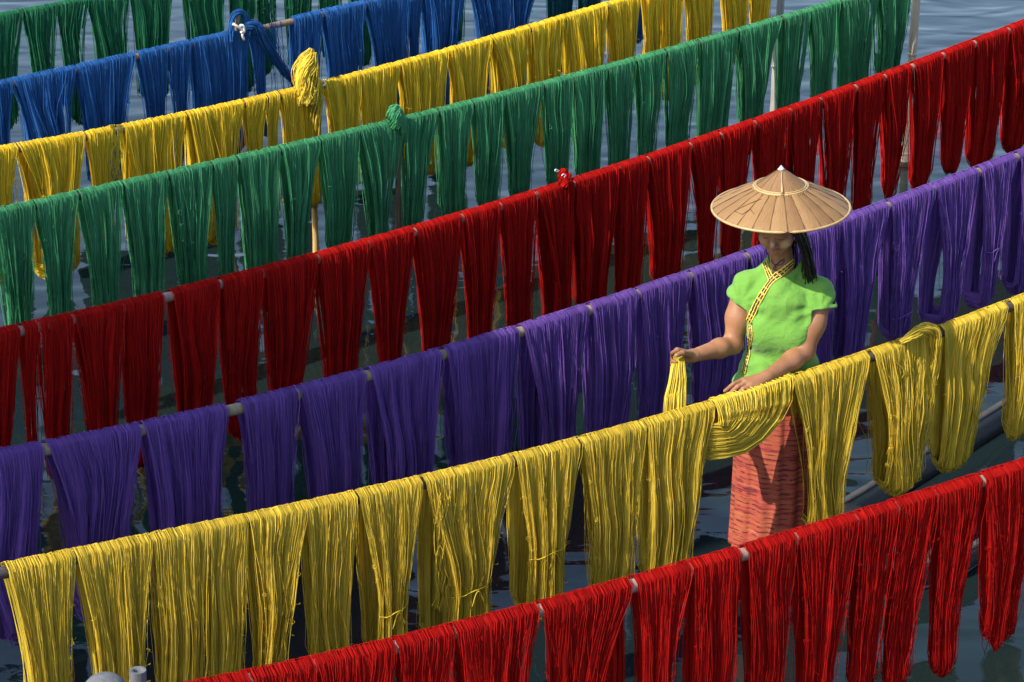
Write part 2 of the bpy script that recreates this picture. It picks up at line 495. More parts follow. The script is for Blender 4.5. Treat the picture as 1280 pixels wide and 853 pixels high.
SPACING, RAD = 0.0024, 0.00124
COUNT = [0]
FRONT = {'G2': ['B'], 'B': ['Y2'], 'Y2': ['G1'], 'G1': ['R2'], 'R2': ['P'], 'P': ['Y1'], 'Y1': ['R1'], 'R1': []}
def skein(key, spec, label, colour, group):
    """spec: xl, xr top edges; bl, br bottom edges (pixels of the photograph); options"""
    r = ROWS[key]
    xl, xr, bl, br = spec[:4]
    o = spec[4] if len(spec) > 4 else {}
    L = o.get('L', 0.67)
    sl, sr = r.s_top(xl), r.s_top(xr)
    zm = r.zc((sl + sr) / 2)
    yv = min([H_PX] + [ROWS[k].ytop(xl / 2 + xr / 2) for k in FRONT[key] if ROWS[k].px[0] < xl < ROWS[k].px[-1]])
    ylen = L * CP * F_PX / np.linalg.norm(r.world((sl + sr) / 2, 0, zm) - CAM)
    vm = float(np.clip((yv - r.ytop(xl / 2 + xr / 2)) / ylen, 0.42, 0.84))
    zb = zm - vm * L
    if br - bl > 22: bl, br = bl + 2.0, br - 2.0
    f0, f1 = o.get('front', (0.10, 1.0)); b0, b1 = o.get('back', (0.0, 0.88))
    nb_ = 0.035
    fb = (r.s_at(bl + f0 * (br - bl), zb, nb_), r.s_at(bl + f1 * (br - bl), zb, nb_))
    bb = (r.s_at(bl + b0 * (br - bl), zb, -nb_), r.s_at(bl + b1 * (br - bl), zb, -nb_))
    depth = np.linalg.norm(r.world((sl + sr) / 2, 0, zm) - CAM)
    f = max(1.0, depth / 9.0)
    w = sr - sl
    N = int(np.clip(w / (SPACING * f) * o.get('dens', 1.0), 28, 185))
    T = (3, 11, 2) if depth < 9.3 else (3, 8, 2) if depth < 12 else (3, 6, 2)
    shape = skein_shape(r, sl, sr, fb, bb, L / 0.965, o.get('fold', rng.uniform(0.015, 0.030)) * min(1.4, w / 0.3), o.get('thick', 0.014), o.get('gaps', int(rng.integers(0, 4))), o.get('loose', rng.uniform(0.8, 2.0)),
                        o.get('vee'), T, o.get('belly', 0.0), vm)
    u = np.clip((np.arange(N) + 0.5) / N + rng.normal(0, 0.3 / N, N), 0, 1)
    P = shape(u, True, o.get('ragged', 0.013))
    tone = rng.normal(1.0, 0.20, N).clip(0.5, 1.5)
    base = r.world((sl + sr) / 2, 0, zm)
    pk = Pack()
    Wp = r.world(P[..., 0], P[..., 1], P[..., 2]) - base
    rads = rng.uniform(0.75, 1.2, N) * RAD * f * o.get('rad', 1.0)
    v, q, tn = tubes(Wp, rads, True, 3, tone, ref=r.u)
    pk.add(v, q, None, tn)
    M = max(14, int(N * 0.42))                      # the packed inner threads
    C = shape(np.linspace(0, 1, M), False, 0.0, 0.004)
    Tn = C.shape[1]
    Cw = r.world(C[..., 0], C[..., 1], C[..., 2]) - base
    idx = np.arange(M * Tn).reshape(M, Tn)
    keep = np.ones((M - 1, Tn), bool)
    for _ in range(int(o.get('slits', rng.integers(2, 7) if key in ('G1', 'B', 'G2') else rng.integers(1, 4)))):
        j = rng.integers(1, M - 2); i0 = rng.integers(0, T[1] // 2 + 1)
        keep[j, T[0] - 1 + i0:T[0] + i0 + rng.integers(2, T[1])] = False
        if rng.uniform() < 0.5:
            jb = min(M - 2, max(0, j + rng.integers(-2, 3)))
            keep[jb, T[0] + T[1] + T[2] + 1:Tn - i0] = False
    for c_, _g in ():
        pass
    nx = np.roll(idx, -1, 1)
    q = np.stack([idx[:-1], idx[1:], nx[1:], nx[:-1]], -1)[keep]
    pk.add(Cw.reshape(-1, 3), q, None, np.repeat(rng.normal(0.9, 0.10, M).clip(0.6, 1.2), Tn))
    nf = int(o.get('fuzz', 8) * 4.5)
    if nf:
        Fz = fuzz_paths(P, nf, 0.015 * f ** 0.5)
        v, q, tn = tubes(r.world(Fz[..., 0], Fz[..., 1], Fz[..., 2]) - base, 0.00055 * f, False, 3, np.full(nf, 1.2), ref=r.u)
        pk.add(v, q, None, tn)
    ob = tag(pk.build('yarn_skein', YARN[colour], None, True, base), label, 'yarn skein', group)
    if 'tie' in o:                                 # a thread tied round the front half
        vt = o['tie']
        i = T[0] + int(round((vt - 0.04) / (0.93 - 0.04) * (T[1] - 1)))
        s_, n_, z_ = P[:, i, 0], P[:, i, 1], P[:, i, 2]
        k = np.linspace(0, 2 * math.pi, 22, endpoint=False)
        lo, hi = np.percentile(s_, 4), np.percentile(s_, 96)
        ring = r.world((lo + hi) / 2 + (hi - lo) / 2 * 1.05 * np.cos(k), n_.mean() + 0.022 * np.sin(k), z_.mean() + 0.010 * np.cos(k) + 0.003 * np.sin(5 * k)) - base
        tk = Pack().tube(ring, 0.0024 * f, 5, closed=True)
        e0 = r.world(lo + (hi - lo) * 0.6, n_.mean() + 0.026, z_.mean()) - base
        for sgn in (-1, 1):
            e = np.array([e0 + r.u * sgn * 0.012 * q_ + np.array([0, 0, -0.022 * q_ + 0.008 * math.sin(q_ * 2)]) for q_ in np.linspace(0, 2.2, 6)])
            tk.tube(e, 0.0018 * f, 4)
        tk.build('tie_thread', YARN[colour], ob)
    COUNT[0] += 1
    return ob, P, base

ORD = 'first second third fourth fifth sixth seventh eighth ninth tenth eleventh twelfth thirteenth fourteenth fifteenth sixteenth seventeenth eighteenth nineteenth twentieth twenty-first twenty-second twenty-third twenty-fourth twenty-fifth twenty-sixth twenty-seventh twenty-eighth twenty-ninth'.split()

V = lambda vt=0.62, u0=0.45, u1=0.98, tight=0.9: (vt, u0, u1, tight)
SK = {}
SK['R1'] = [
    (150, 232, 160, 232), (234, 308, 240, 306), (310, 389, 314, 386), (390, 490, 393, 487, dict(gaps=0)), (492, 564, 494, 561), (565, 670, 570, 658, dict(gaps=3)),
    (674, 786, 678, 768, dict(gaps=3, front=(0.0, 0.80), back=(0.55, 1.2))), (791, 860, 794, 840), (861, 922, 852, 915, dict(front=(0.14, 1.0))), (929, 992, 930, 980), (993, 1068, 995, 1041),
    (1069, 1118, 1056, 1098, dict(L=0.66)), (1119, 1167, 1100, 1140), (1168, 1223, 1160, 1196, dict(front=(0.1, 1), fold=0.016)), (1226, 1300, 1224, 1275, dict(L=0.66, fold=0.016, ragged=0.02, fuzz=22)), (1305, 1365, 1300, 1340)]
SK['Y1'] = [
    (5, 90, 33, 92, dict(L=0.70)), (91, 186, 116, 185, dict(L=0.68)), (187, 256, 194, 257), (257, 306, 259, 306, dict(front=(0.04, 1))), (307, 379, 316, 357), (379, 443, 384, 440),
    (444, 524, 453, 507, dict(vee=V(0.62, 0.40, 1.0, 0.85), tie=0.62, front=(0.0, 1), back=(0, 0.7))),
    (527, 638, 527, 612, dict(vee=V(0.66, 0.42, 1.0, 0.95), tie=0.66, front=(0.0, 1), back=(0.0, 0.36), gaps=7)),
    (641, 722, 640, 704, dict(vee=V(0.60, 0.40, 1.0, 0.7), tie=0.60, front=(0.0, 1), back=(0, 0.75), L=0.64)),
    (724, 803, 735, 790, dict(front=(0.08, 1))), (804, 889, 803, 862, dict(front=(0.03, 1), L=0.69, fuzz=14)),
    None,
    (986, 1083, 1001, 1050, dict(L=0.67, thick=0.02)),
    (1088, 1170, 1092, 1150, dict(L=0.62, loose=3.2, fold=0.02, front=(0.20, 1), back=(0.0, 0.7), gaps=4, fuzz=30, belly=0.02)),
    (1175, 1255, 1164, 1218, dict(L=0.62, loose=1.5, front=(0.12, 1), gaps=6)),
    (1262, 1330, 1254, 1300, dict(L=0.60, front=(0.12, 1), fold=0.016)), (1335, 1390, 1325, 1370)]
SK['P'] = [
    (-50, 50, -40, 50, dict(gaps=1)), (56, 172, 84, 161), (176, 281, 189, 276), (299, 369, 309, 366), (371, 453, 388, 451), (460, 548, 470, 538),
    (553, 644, 560, 637, dict(front=(0.12, 1))), (650, 731, 651, 715, dict(vee=V(0.66, 0.40, 1.0, 0.9), front=(0, 1), back=(0.0, 0.45), gaps=4)),
    (736, 793, 736, 785, dict(front=(0.13, 1))), (795, 858, 798, 848, dict(front=(0.1, 1), fold=0.016)), (862, 928, 866, 924, dict(fold=0.016)), (932, 985, 936, 978), (987, 1044, 990, 1036),
    (1046, 1106, 1042, 1082, dict(fold=0.016, front=(0.28, 1), back=(0, 0.75))),
    (1109, 1164, 1101, 1138, dict(L=0.68, front=(0.30, 1), back=(0, 0.6), tie=0.75, thick=0.02)),
    (1166, 1219, 1150, 1198, dict(L=0.70, front=(0.52, 1), back=(0.0, 0.34), thick=0.022, vee=V(0.7, 0.1, 0.95, 0.8))),
    (1222, 1266, 1206, 1243, dict(L=0.68, front=(0.5, 1), back=(0.0, 0.48), thick=0.022, vee=V(0.66, 0.15, 0.9, 0.8), tie=0.66)),
    (1270, 1318, 1254, 1288, dict(L=0.70, front=(0.3, 1), back=(0, 0.7), thick=0.022)), (1323, 1370, 1310, 1350)]
SK['R2'] = [
    (-35, 21, -30, 14), (25, 44, 34, 48, dict(front=(0.05, 1), gaps=0)), (46, 87, 55, 91, dict(front=(0.03, 1))), (89, 151, 108, 146, dict(L=0.69)), (152, 201, 158, 196), (212, 271, 221, 265),
    (274, 326, 279, 322), (327, 394, 336, 377), (395, 458, 405, 448, dict(fold=0.016)), (459, 514, 472, 502, dict(fold=0.016)), (516, 574, 528, 563), (576, 622, 583, 615), (623, 667, 631, 664, dict(fold=0.017)),
    (669, 714, 677, 712, dict(vee=V(0.62, 0.5, 1.0, 0.95), front=(0, 1), back=(0, 0.62), gaps=3)), (715, 770, 718, 758), (771, 807, 767, 802), (808, 859, 814, 850),
    (861, 897, 871, 894, dict(fold=0.016)), (898, 940, 900, 927), (942, 984, 943, 975), (986, 1023, 984, 1014), (1024, 1066, 1026, 1055), (1068, 1102, 1066, 1088, dict(L=0.72)),
    (1104, 1136, 1106, 1120, dict(thick=0.02)), (1140, 1175, 1141, 1160, dict(thick=0.02, gaps=0)), (1178, 1215, 1177, 1202, dict(thick=0.02)), (1217, 1257, 1209, 1245, dict(thick=0.02)), (1259, 1298, 1252, 1284), (1301, 1345, 1290, 1325)]
SK['G1'] = [
    (-12, 40, 6, 41, dict(L=0.63)), (42, 95, 58, 90), (97, 150, 115, 149), (152, 206, 166, 205), (208, 262, 219, 256), (264, 294, 271, 296), (296, 347, 305, 346), (349, 397, 357, 386), (398, 446, 405, 443),
    (447, 500, 461, 487, dict(vee=V(0.72, 0.35, 0.95, 0.8), front=(0, 1), back=(0, 0.8), L=0.66, gaps=4)), (502, 545, 502, 531), (547, 588, 550, 583), (590, 628, 593, 625), (629, 675, 634, 664, dict(ragged=0.05)), (678, 712, 680, 711),
    (714, 756, 719, 750), (757, 791, 758, 789), (793, 829, 794, 820), (831, 870, 831, 863), (873, 919, 870, 909, dict(gaps=4)), (921, 975, 925, 954, dict(front=(0.2, 1))), (977, 1010, 970, 1000), (1011, 1048, 1013, 1040),
    (1050, 1095, 1047, 1086, dict(front=(0.2, 1), fold=0.016)), (1097, 1138, 1092, 1127, dict(front=(0.25, 1), fold=0.016))]
SK['Y2'] = [
    (-30, 20, -24, 19), (21, 103, 30, 95, dict(front=(0.26, 1), back=(0, 0.75))), (106, 138, 114, 141), (152, 231, 154, 230, dict(gaps=3)), (232, 302, 237, 297, dict(gaps=3)), (304, 331, 307, 331), (333, 347, 335, 348, dict(gaps=0)),
    (349, 401, 352, 402), (403, 449, 410, 449), (450, 497, 451, 497), (498, 557, 499, 554, dict(gaps=3)), (559, 612, 563, 606), (613, 660, 619, 657, dict(front=(0.32, 1), back=(0, 0.72))), (661, 703, 660, 700),
    (704, 758, 708, 752), (759, 797, 760, 794, dict(front=(0.3, 1), back=(0, 0.75))), (804, 826, 806, 825, dict(gaps=0)), (827, 853, 827, 849, dict(gaps=0)), (856, 894, 859, 889, dict(front=(0.2, 1))), (900, 936, 902, 933, dict(L=0.58, front=(0.3, 1))),
    (937, 965, 938, 960, dict(L=0.53))]
SK['B'] = [
    (-45, 14, -36, 15), (15, 92, 34, 87, dict(gaps=1)), (93, 166, 104, 159), (170, 206, 182, 210, dict(gaps=0)), (208, 236, 217, 234), (237, 308, 240, 311, dict(fold=0.016)), (311, 327, 322, 334, dict(gaps=0, L=0.62)),
    (364, 400, 362, 400, dict(loose=1.6)), (402, 455, 410, 453, dict(loose=1.6, fold=0.016)), (456, 510, 466, 509, dict(fold=0.016)), (511, 525, 512, 523, dict(gaps=0)), (526, 581, 530, 569, dict(loose=1.5)), (585, 640, 597, 639), (641, 681, 642, 655, dict(loose=1.6)),
    (682, 718, 683, 716, dict(c='teal')), (720, 760, 722, 752, dict(c='teal')), (785, 812, 788, 806)]
SK['G2'] = [
    (-14, 27, -10, 24), (28, 70, 39, 68), (71, 108, 80, 105), (109, 160, 121, 159), (163, 215, 168, 214, dict(dens=0.9, gaps=3)), (227, 281, 233, 279, dict(dens=0.85, gaps=4)), (284, 320, 289, 320), (322, 347, 324, 345), (352, 393, 356, 391, dict(gaps=3)), (395, 430, 398, 428),
    (434, 470, 436, 468), (476, 512, 478, 510), (524, 584, 530, 579)]
DESC = {'R1': ('red', 'front red pole', 'skeins on the front red pole'), 'Y1': ('yellow', 'near yellow pole', 'skeins on the near yellow pole'),
        'P': ('purple', 'purple pole', 'skeins on the purple pole'), 'R2': ('red', 'rear red pole', 'skeins on the rear red pole'),
        'G1': ('green', 'long green pole', 'skeins on the long green pole'), 'Y2': ('golden', 'far yellow pole', 'skeins on the far yellow pole'),
        'B': ('blue', 'blue pole', 'skeins on the blue pole'), 'G2': ('darkgreen', 'farthest green pole', 'skeins on the far green pole')}
WORD = {'golden': 'golden yellow', 'darkgreen': 'dark green'}
SPECIAL = {('Y1', 6): 'pinched and tied', ('Y1', 7): 'netted and tied', ('Y1', 8): 'crossed and tied', ('Y1', 13): 'tangled looping', ('P', 7): 'gaping', ('P', 14): 'tied', ('P', 15): 'two lobed', ('P', 16): 'waisted tied',
           ('R2', 13): 'crossing', ('G1', 9): 'scooped looping', ('R1', 14): 'frayed rounded', ('B', 6): 'thin slanting', ('B', 5): 'crowded'}
for key in ('R1', 'Y1', 'P', 'R2', 'G1', 'Y2', 'B', 'G2'):
    colour, place, group = DESC[key]
    L0 = {'R1': 0.71, 'Y1': 0.67, 'P': 0.70, 'R2': 0.71, 'G1': 0.60, 'Y2': 0.67, 'B': 0.68, 'G2': 0.68}[key]
    num = 0
    if key in ('B', 'G1', 'Y2', 'G2', 'R2', 'P'): num = 0
    wid = [sp[1] - sp[0] for sp in SK[key] if sp]
    med = sorted(wid)[len(wid) // 2]
    for i, sp in enumerate(SK[key]):
        num += 1
        if sp is None: continue
        o = dict(sp[4]) if len(sp) > 4 else {}
        c = o.pop('c', colour)
        o.setdefault('L', L0 + rng.normal(0, 0.020))
        shape = SPECIAL.get((key, i))
        if shape is None:
            w = sp[1] - sp[0]; taper = (sp[3] - sp[2]) / w
            shape = 'wide' if w > 1.25 * med else 'slim' if w < 0.72 * med else 'tapering' if taper < 0.72 else 'straight' if taper > 0.93 else 'narrowing'
        lab = f'{shape} {WORD.get(c, c)} skein, {ORD[i]} from the near end of the {place}'
        skein(key, (*sp[:4], o), lab, c, group)

pole('R1', M_GREYPOLE, 'pale weathered pole under the front red skeins')
pole('Y1', M_DARKPOLE, 'dark pole under the yellow skeins the woman handles', s_lo=ROWS['Y1'].s0 - 0.10)
pole('P', M_OLIVEPOLE, 'brownish pole under the purple skeins')
pole('R2', M_GREYPOLE, 'pale weathered pole under the rear red skeins')
pole('G1', M_DARKPOLE, 'blackish pole under the long green row')
pole('Y2', M_BROWNPOLE, 'brown pole under the far golden yellow skeins')
pole('B', M_BROWNPOLE, 'brown pole with bare stretches under the blue skeins')
pole('G2', M_DARKPOLE, 'dark pole under the farthest green skeins')
#MORE#

# ------------------------------------------------------------------ twisted bundles, knots over stake tops
def smooth_path(pts, n):
    """Catmull-Rom through pts (k,d) -> (n,d)"""
    p = np.asarray(pts, float)
    p = np.vstack([2 * p[0] - p[1], p, 2 * p[-1] - p[-2]])
    t = np.linspace(0, len(p) - 3 - 1e-6, n)
    i = t.astype(int); f = (t - i)[:, None]
    a, b, c, d = p[i], p[i + 1], p[i + 2], p[i + 3]
    return 0.5 * ((2 * b) + (c - a) * f + (2 * a - 5 * b + 4 * c - d) * f ** 2 + (3 * b - a - 3 * c + d) * f ** 3)

def bundle_tubes(P, spread, N, rad, twist=0.0, flat=1.0, jitter=0.15, closed=False):
    """threads that follow the centre line P (T,3) (world); spread (T,) radius of the bundle"""
    T = len(P)
    tan = np.gradient(P, axis=0); tan /= np.linalg.norm(tan, axis=1, keepdims=True)
    ref = np.array([0.5, -0.8, 0.3]); ref /= np.linalg.norm(ref)
    a = np.cross(tan, ref); a /= np.linalg.norm(a, axis=1, keepdims=True)
    b = np.cross(tan, a)
    ang, rr = rng.uniform(0, 2 * math.pi, N), np.sqrt(rng.uniform(0.25, 1, N))
    k = np.linspace(0, 1, T)
    th = ang[:, None] + twist * k[None]
    sp = np.broadcast_to(np.asarray(spread, float), (T,))
    wv = 1 + jitter * np.sin(k[None] * rng.uniform(4, 14, (N, 1)) + rng.uniform(0, 6, (N, 1)))
    Q = P[None] + (sp[None] * rr[:, None] * wv)[..., None] * (np.cos(th)[..., None] * a[None] + flat * np.sin(th)[..., None] * b[None])
    return tubes(Q, rng.uniform(0.8, 1.2, N) * rad, closed, 3, rng.normal(1, 0.15, N).clip(0.6, 1.4), ref=(0.5, -0.8, 0.3))

def core_tube(pk, P, sp):
    d = P[-1] - P[0]
    pk.tube(P, np.broadcast_to(np.asarray(sp, float) * 0.86, (len(P),)), 8)

def row_px(r, pts):
    """pixel points (x, y, n) on the plane of a row, n metres towards the camera"""
    out = []
    for x, y, n in pts:
        o = r.o + n * r.n
        d = ray(x, y)
        k = ((o - CAM) @ r.n) / (d @ r.n)
        out.append(CAM + d * k)
    return np.array(out)

def bundle(key, pts, spread, N, colour, rad, twist=0.0, flat=1.0, T=22, name='yarn_skein', label=None, cat='yarn skein', group=None, parent=None, jitter=0.15):
    r = ROWS[key]
    P = smooth_path(row_px(r, pts), T)
    sp = np.interp(np.linspace(0, 1, T), np.linspace(0, 1, len(spread)), spread)
    base = P[0].copy() if parent is None else np.array(parent.location)
    pk = Pack()
    if jitter < 0.4: core_tube(pk, P - base, sp)
    v, q, tn = bundle_tubes(P - base, sp, N, rad, twist, flat, jitter)
    pk.add(v, q, None, tn)
    o = pk.build(name, YARN[colour], parent, True, None if parent is not None else base)
    if label: tag(o, label, cat, group)
    return o

def cord_px(key, pts, rad, parent, name='cord', mat=None, T=16):
    P = smooth_path(row_px(ROWS[key], pts), T) - np.array(parent.location)
    return Pack().tube(P, rad, 5).build(name, mat or M_CORD, parent)

# the twisted blue bundle that sags from the pole
bundle('B', [(306, 33, 0.03), (318, 32, 0.05), (328, 48, 0.05), (343, 72, 0.05), (358, 92, 0.05), (368, 104, 0.05), (371, 120, 0.045), (370, 140, 0.04)],
       [0.020, 0.026, 0.024, 0.021, 0.019, 0.017, 0.018, 0.016], 90, 'blue', 0.0018, 3.0, jitter=0.42, label='twisted blue yarn bundle sagging below the bare stretch of pole', group=DESC['B'][2])
# thin crossing blue threads next to it
pk = Pack(); base = row_px(ROWS['B'], [(340, 40, 0.0)])[0]
for _ in range(26):
    x0 = rng.uniform(329, 352); x1 = rng.uniform(338, 366)
    P = smooth_path(row_px(ROWS['B'], [(x0, 31 - (x0 - 329) * 0.2, 0.025), ((x0 + x1) / 2 + rng.normal(0, 3), rng.uniform(55, 75), 0.02), (x1, rng.uniform(90, 128), 0.01)]), 8) - base
    pk.tube(P, 0.0012, 3, caps=False)
tag(pk.build('loose_threads', YARN['blue'], None, True, base), 'loose blue threads hanging off the bare stretch of pole', 'yarn threads')
# pale threads netted across the bare place on the far yellow pole
pk = Pack(); base = row_px(ROWS['Y2'], [(146, 158, 0.0)])[0]
for _ in range(30):
    x0 = rng.uniform(137, 154); x1 = rng.uniform(138, 154); xm = rng.uniform(137, 154)
    P = smooth_path(row_px(ROWS['Y2'], [(x0, 156, 0.01), (x0 * .6 + xm * .4, 176, 0.03), (xm, 196, 0.025), (x1, 222, 0.02), (x1 + rng.normal(0, 2), 250, 0.015)]), 10) - base
    pk.tube(P, 0.0015, 3, caps=False)
tag(pk.build('loose_threads', YARN['golden'], None, True, base), 'netted pale yellow threads across a gap on the far pole', 'yarn threads')

# ------------------------------------------------------------------ stakes
def stake(p_top, p_low, r0, r1, mat, label, nodes=(), hollow=False, name='bamboo_stake', dome=False, group='stakes standing in the water'):
    p_top, p_low = np.asarray(p_top, float), np.asarray(p_low, float)
    d = (p_low - p_top); d = d / abs(d[2])
    p_bot = p_top + d * (p_top[2] + 0.35)
    n = 40
    k = np.linspace(0, 1, n)
    P = p_top + (p_bot - p_top) * k[:, None]
    P[:, 0] += wob(n, 4, 0.006); P[:, 1] += wob(n, 4, 0.004)
    P[0] = p_top
    rad = r0 + (r1 - r0) * k + rng.normal(0, 0.02, n) * r0
    base = P[-1].copy(); base[2] = 0
    root = empty(name, base)
    tag(root, label, 'stake', group)
    pk = Pack()
    if dome:
        th = np.linspace(0.05, math.pi / 2, 7)
        Pd = np.array([p_top - np.array([0, 0, r0 * 0.8 * (1 - math.cos(t_))]) for t_ in th])
        pk.tube(np.vstack([Pd - base, (P[1:] - np.array([0, 0, r0 * 0.8])) - base]), np.concatenate([r0 * np.sin(th), rad[1:]]), 18)
    elif hollow:
        pk.tube(P - base, rad, 18, caps=False)
        inner = np.array([p_top, p_top + d * 0.10])
        ang = np.linspace(0, 2 * math.pi, 18, endpoint=False)
        ringo = p_top - base + np.stack([np.cos(ang), np.sin(ang), 0 * ang], 1) * rad[0]
        ringi = p_top - base + np.stack([np.cos(ang), np.sin(ang), 0 * ang], 1) * rad[0] * 0.5
        low = ringi + d * 0.10
        pk.grid(np.stack([ringo, ringi, low], 0), False, True)
    else:
        pk.tube(P - base, rad, 12)
    pk.build('shaft', mat, root)
    for f in nodes:
        c = p_top + (p_bot - p_top) * f
        i = int(f * (n - 1))
        c = P[i] - base
        rr = rad[i]
        Pack().tube([c + np.array([0, 0, q]) for q in (-0.010, -0.004, 0.004, 0.010)], np.array([1.02, 1.16, 1.16, 1.02]) * rr, 12).build('bamboo_node', mat, root)
    return root

def row_place(key, px, back=0.05):
    r = ROWS[key]; s = r.s_top(px)
    return r.world(s, -back, r.zc(s))

w = row_place('G1', 1143, 0.06)
stake(at(1146, -14, w[1]), at(1128, 245, w[1] - 0.05), 0.026, 0.027, M_BAMBOO, 'thick pale bamboo stake at the far end of the green pole', (0.3, 0.72))
w = row_place('Y2', 974, 0.05)
stake(at(979, -60, w[1]), at(967, 136, w[1]), 0.024, 0.025, M_GREYBAMBOO, 'greyish stake at the far end of the golden yellow pole', (0.5,))
w = row_place('Y2', 390, 0.045)
stake(at(388, 66, w[1]), at(395, 317, w[1]), 0.015, 0.017, M_GOLDBAMBOO, 'thin golden bamboo stake under the hooded yellow skein', (0.56, 0.8))
w = row_place('B', 295, 0.0)
stake(at(296.5, 17, w[1]), at(293, 114, w[1]), 0.013, 0.016, M_BROWNPOLE, 'brown stake looped with blue yarn and white cord')
w = row_place('G1', 495, 0.03)
stake(at(495, 137, w[1]), at(498, 285, w[1]), 0.014, 0.016, M_BROWNPOLE, 'brown stake topped by a knot of green yarn')
w = row_place('R2', 706, 0.03)
stake(at(706, 216, w[1]), at(709, 400, w[1]), 0.016, 0.018, M_GREYPOLE, 'stake topped by a small knot of red yarn')
w = row_place('R1', 172, 0.07)
stake(at(172, 838, w[1]), at(173, 900, w[1]), 0.024, 0.025, M_POST, 'hollow grey bamboo stake beside the front yellow skeins', (0.4,), hollow=True)
stake(at(130, 844, 6.15), at(130, 900, 6.15), 0.062, 0.07, M_POST, 'round topped grey mooring post before the yellow skeins', name='mooring_post', dome=True)
w = row_place('P', -40, 0.04); w2 = w.copy(); w2[2] = 0
stake(w + np.array([0, 0, 0.10]), w2, 0.022, 0.024, M_OLIVEPOLE, 'olive brown stake at the near end of the purple pole')

# yarn knotted over the stake tops
hood = bundle('Y2', [(383, 128, 0.035), (381, 112, 0.035), (379, 98, 0.035), (381, 84, 0.03), (386, 71, 0.03), (389, 61, 0.028)],
              [0.055, 0.056, 0.050, 0.052, 0.034, 0.010], 90, 'yellow', 0.0026, 2.6, label='yellow yarn hood twisted up over a stake top', cat='yarn knot', jitter=0.3)
bundle('Y2', [(391, 66, 0.05), (392, 82, 0.06), (393, 100, 0.065), (392, 116, 0.065), (395, 132, 0.06), (394, 150, 0.055), (397, 172, 0.045)], [0.014, 0.022, 0.024, 0.03, 0.024, 0.022, 0.012], 46, 'yellow', 0.0024, 4.0, name='hanging_coil', parent=hood, jitter=0.5)
cord_px('Y2', [(397, 98, 0.05), (402, 100, 0.05), (407, 104, 0.05), (404, 108, 0.05)], 0.004, hood, 'tie_cord')
loop = bundle('B', [(289, 52, 0.03), (289, 36, 0.03), (291, 22, 0.02), (297, 16, 0.02), (304, 18, 0.02), (308, 30, 0.03), (309, 48, 0.04)], [0.012, 0.014, 0.013, 0.013, 0.014, 0.016, 0.014], 70, 'blue', 0.0017, 2.0, jitter=0.45,
              label='blue yarn loop hitched over a stake with white cord', cat='yarn knot')
cord_px('B', [(291, 30, 0.05), (296, 33, 0.06), (301, 36, 0.06), (305, 38, 0.055), (303, 44, 0.055), (305, 50, 0.05)], 0.008, loop, 'tie_cord')
cord_px('B', [(300, 32, 0.06), (304, 33, 0.065), (305, 40, 0.065), (301, 40, 0.065)], 0.009, loop, 'tie_cord')
knob = bundle('G1', [(495, 160, 0.03), (495, 150, 0.032), (494, 142, 0.032), (495, 135, 0.03), (496, 131, 0.028)], [0.026, 0.036, 0.040, 0.030, 0.008], 70, 'green', 0.0022, 2.4,
              label='green yarn knot bulging over a stake top', cat='yarn knot', jitter=0.3)
for q in range(3):
    cord_px('G1', [(499 + 2 * q, 137 + q, 0.055), (501 + 2 * q, 146, 0.06), (502 + 2 * q, 156, 0.055), (503 + 2 * q, 168, 0.045)], 0.006, knob, 'lashing', YARN['green'])
knob = bundle('R2', [(706, 232, 0.035), (706, 224, 0.035), (705, 217, 0.034), (706, 211, 0.032)], [0.026, 0.030, 0.026, 0.008], 56, 'red', 0.002, 2.4,
              label='small red yarn knot over a stake with white thread', cat='yarn knot', jitter=0.3)
cord_px('R2', [(702, 220, 0.062), (704, 218, 0.066), (707, 219, 0.066), (705, 222, 0.066)], 0.0022, knob, 'tie_cord')
cord_px('R2', [(699, 214, 0.03), (695, 212, 0.03), (694, 214, 0.03), (698, 215, 0.03)], 0.0028, knob, 'tie_cord')
knob = bundle('Y1', [(1126, 428, 0.035), (1140, 419, 0.05), (1154, 412, 0.05), (1166, 414, 0.055), (1170, 428, 0.06), (1169, 455, 0.055), (1164, 490, 0.05)], [0.008, 0.014, 0.019, 0.020, 0.018, 0.016, 0.008], 60, 'yellow', 0.0017, 2.5,
              label='messy yellow coil bunched on top of the near yellow pole', cat='yarn knot', jitter=0.5)

# loose tangled threads hanging inside the messy skein and the netted one
def tangle(key, x0, x1, y0, y1, n, colour, amp, label):
    pk = Pack(); base = row_px(ROWS[key], [((x0 + x1) / 2, y0, 0)])[0]
    for _ in range(n):
        a, b = rng.uniform(x0, x1), rng.uniform(x0, x1)
        k = np.linspace(0, 1, 9)
        pts = [(a + (b - a) * q + amp * math.sin(rng.uniform(0, 6) + q * 9), y0 + (y1 - y0) * q + rng.normal(0, 3), 0.045 + 0.012 * math.sin(q * 7 + a)) for q in k]
        pk.tube(smooth_path(row_px(ROWS[key], pts), 22) - base, 0.0014, 3, caps=False)
    tag(pk.build('loose_threads', YARN[colour], None, True, base), label, 'yarn threads')
tangle('Y1', 1125, 1165, 450, 560, 34, 'yellow', 7, 'tangled yellow threads hanging loose over the messy skein')
tangle('Y1', 541, 562, 620, 760, 16, 'yellow', 3, 'stray yellow threads crossing the gap beside the pinched skein')

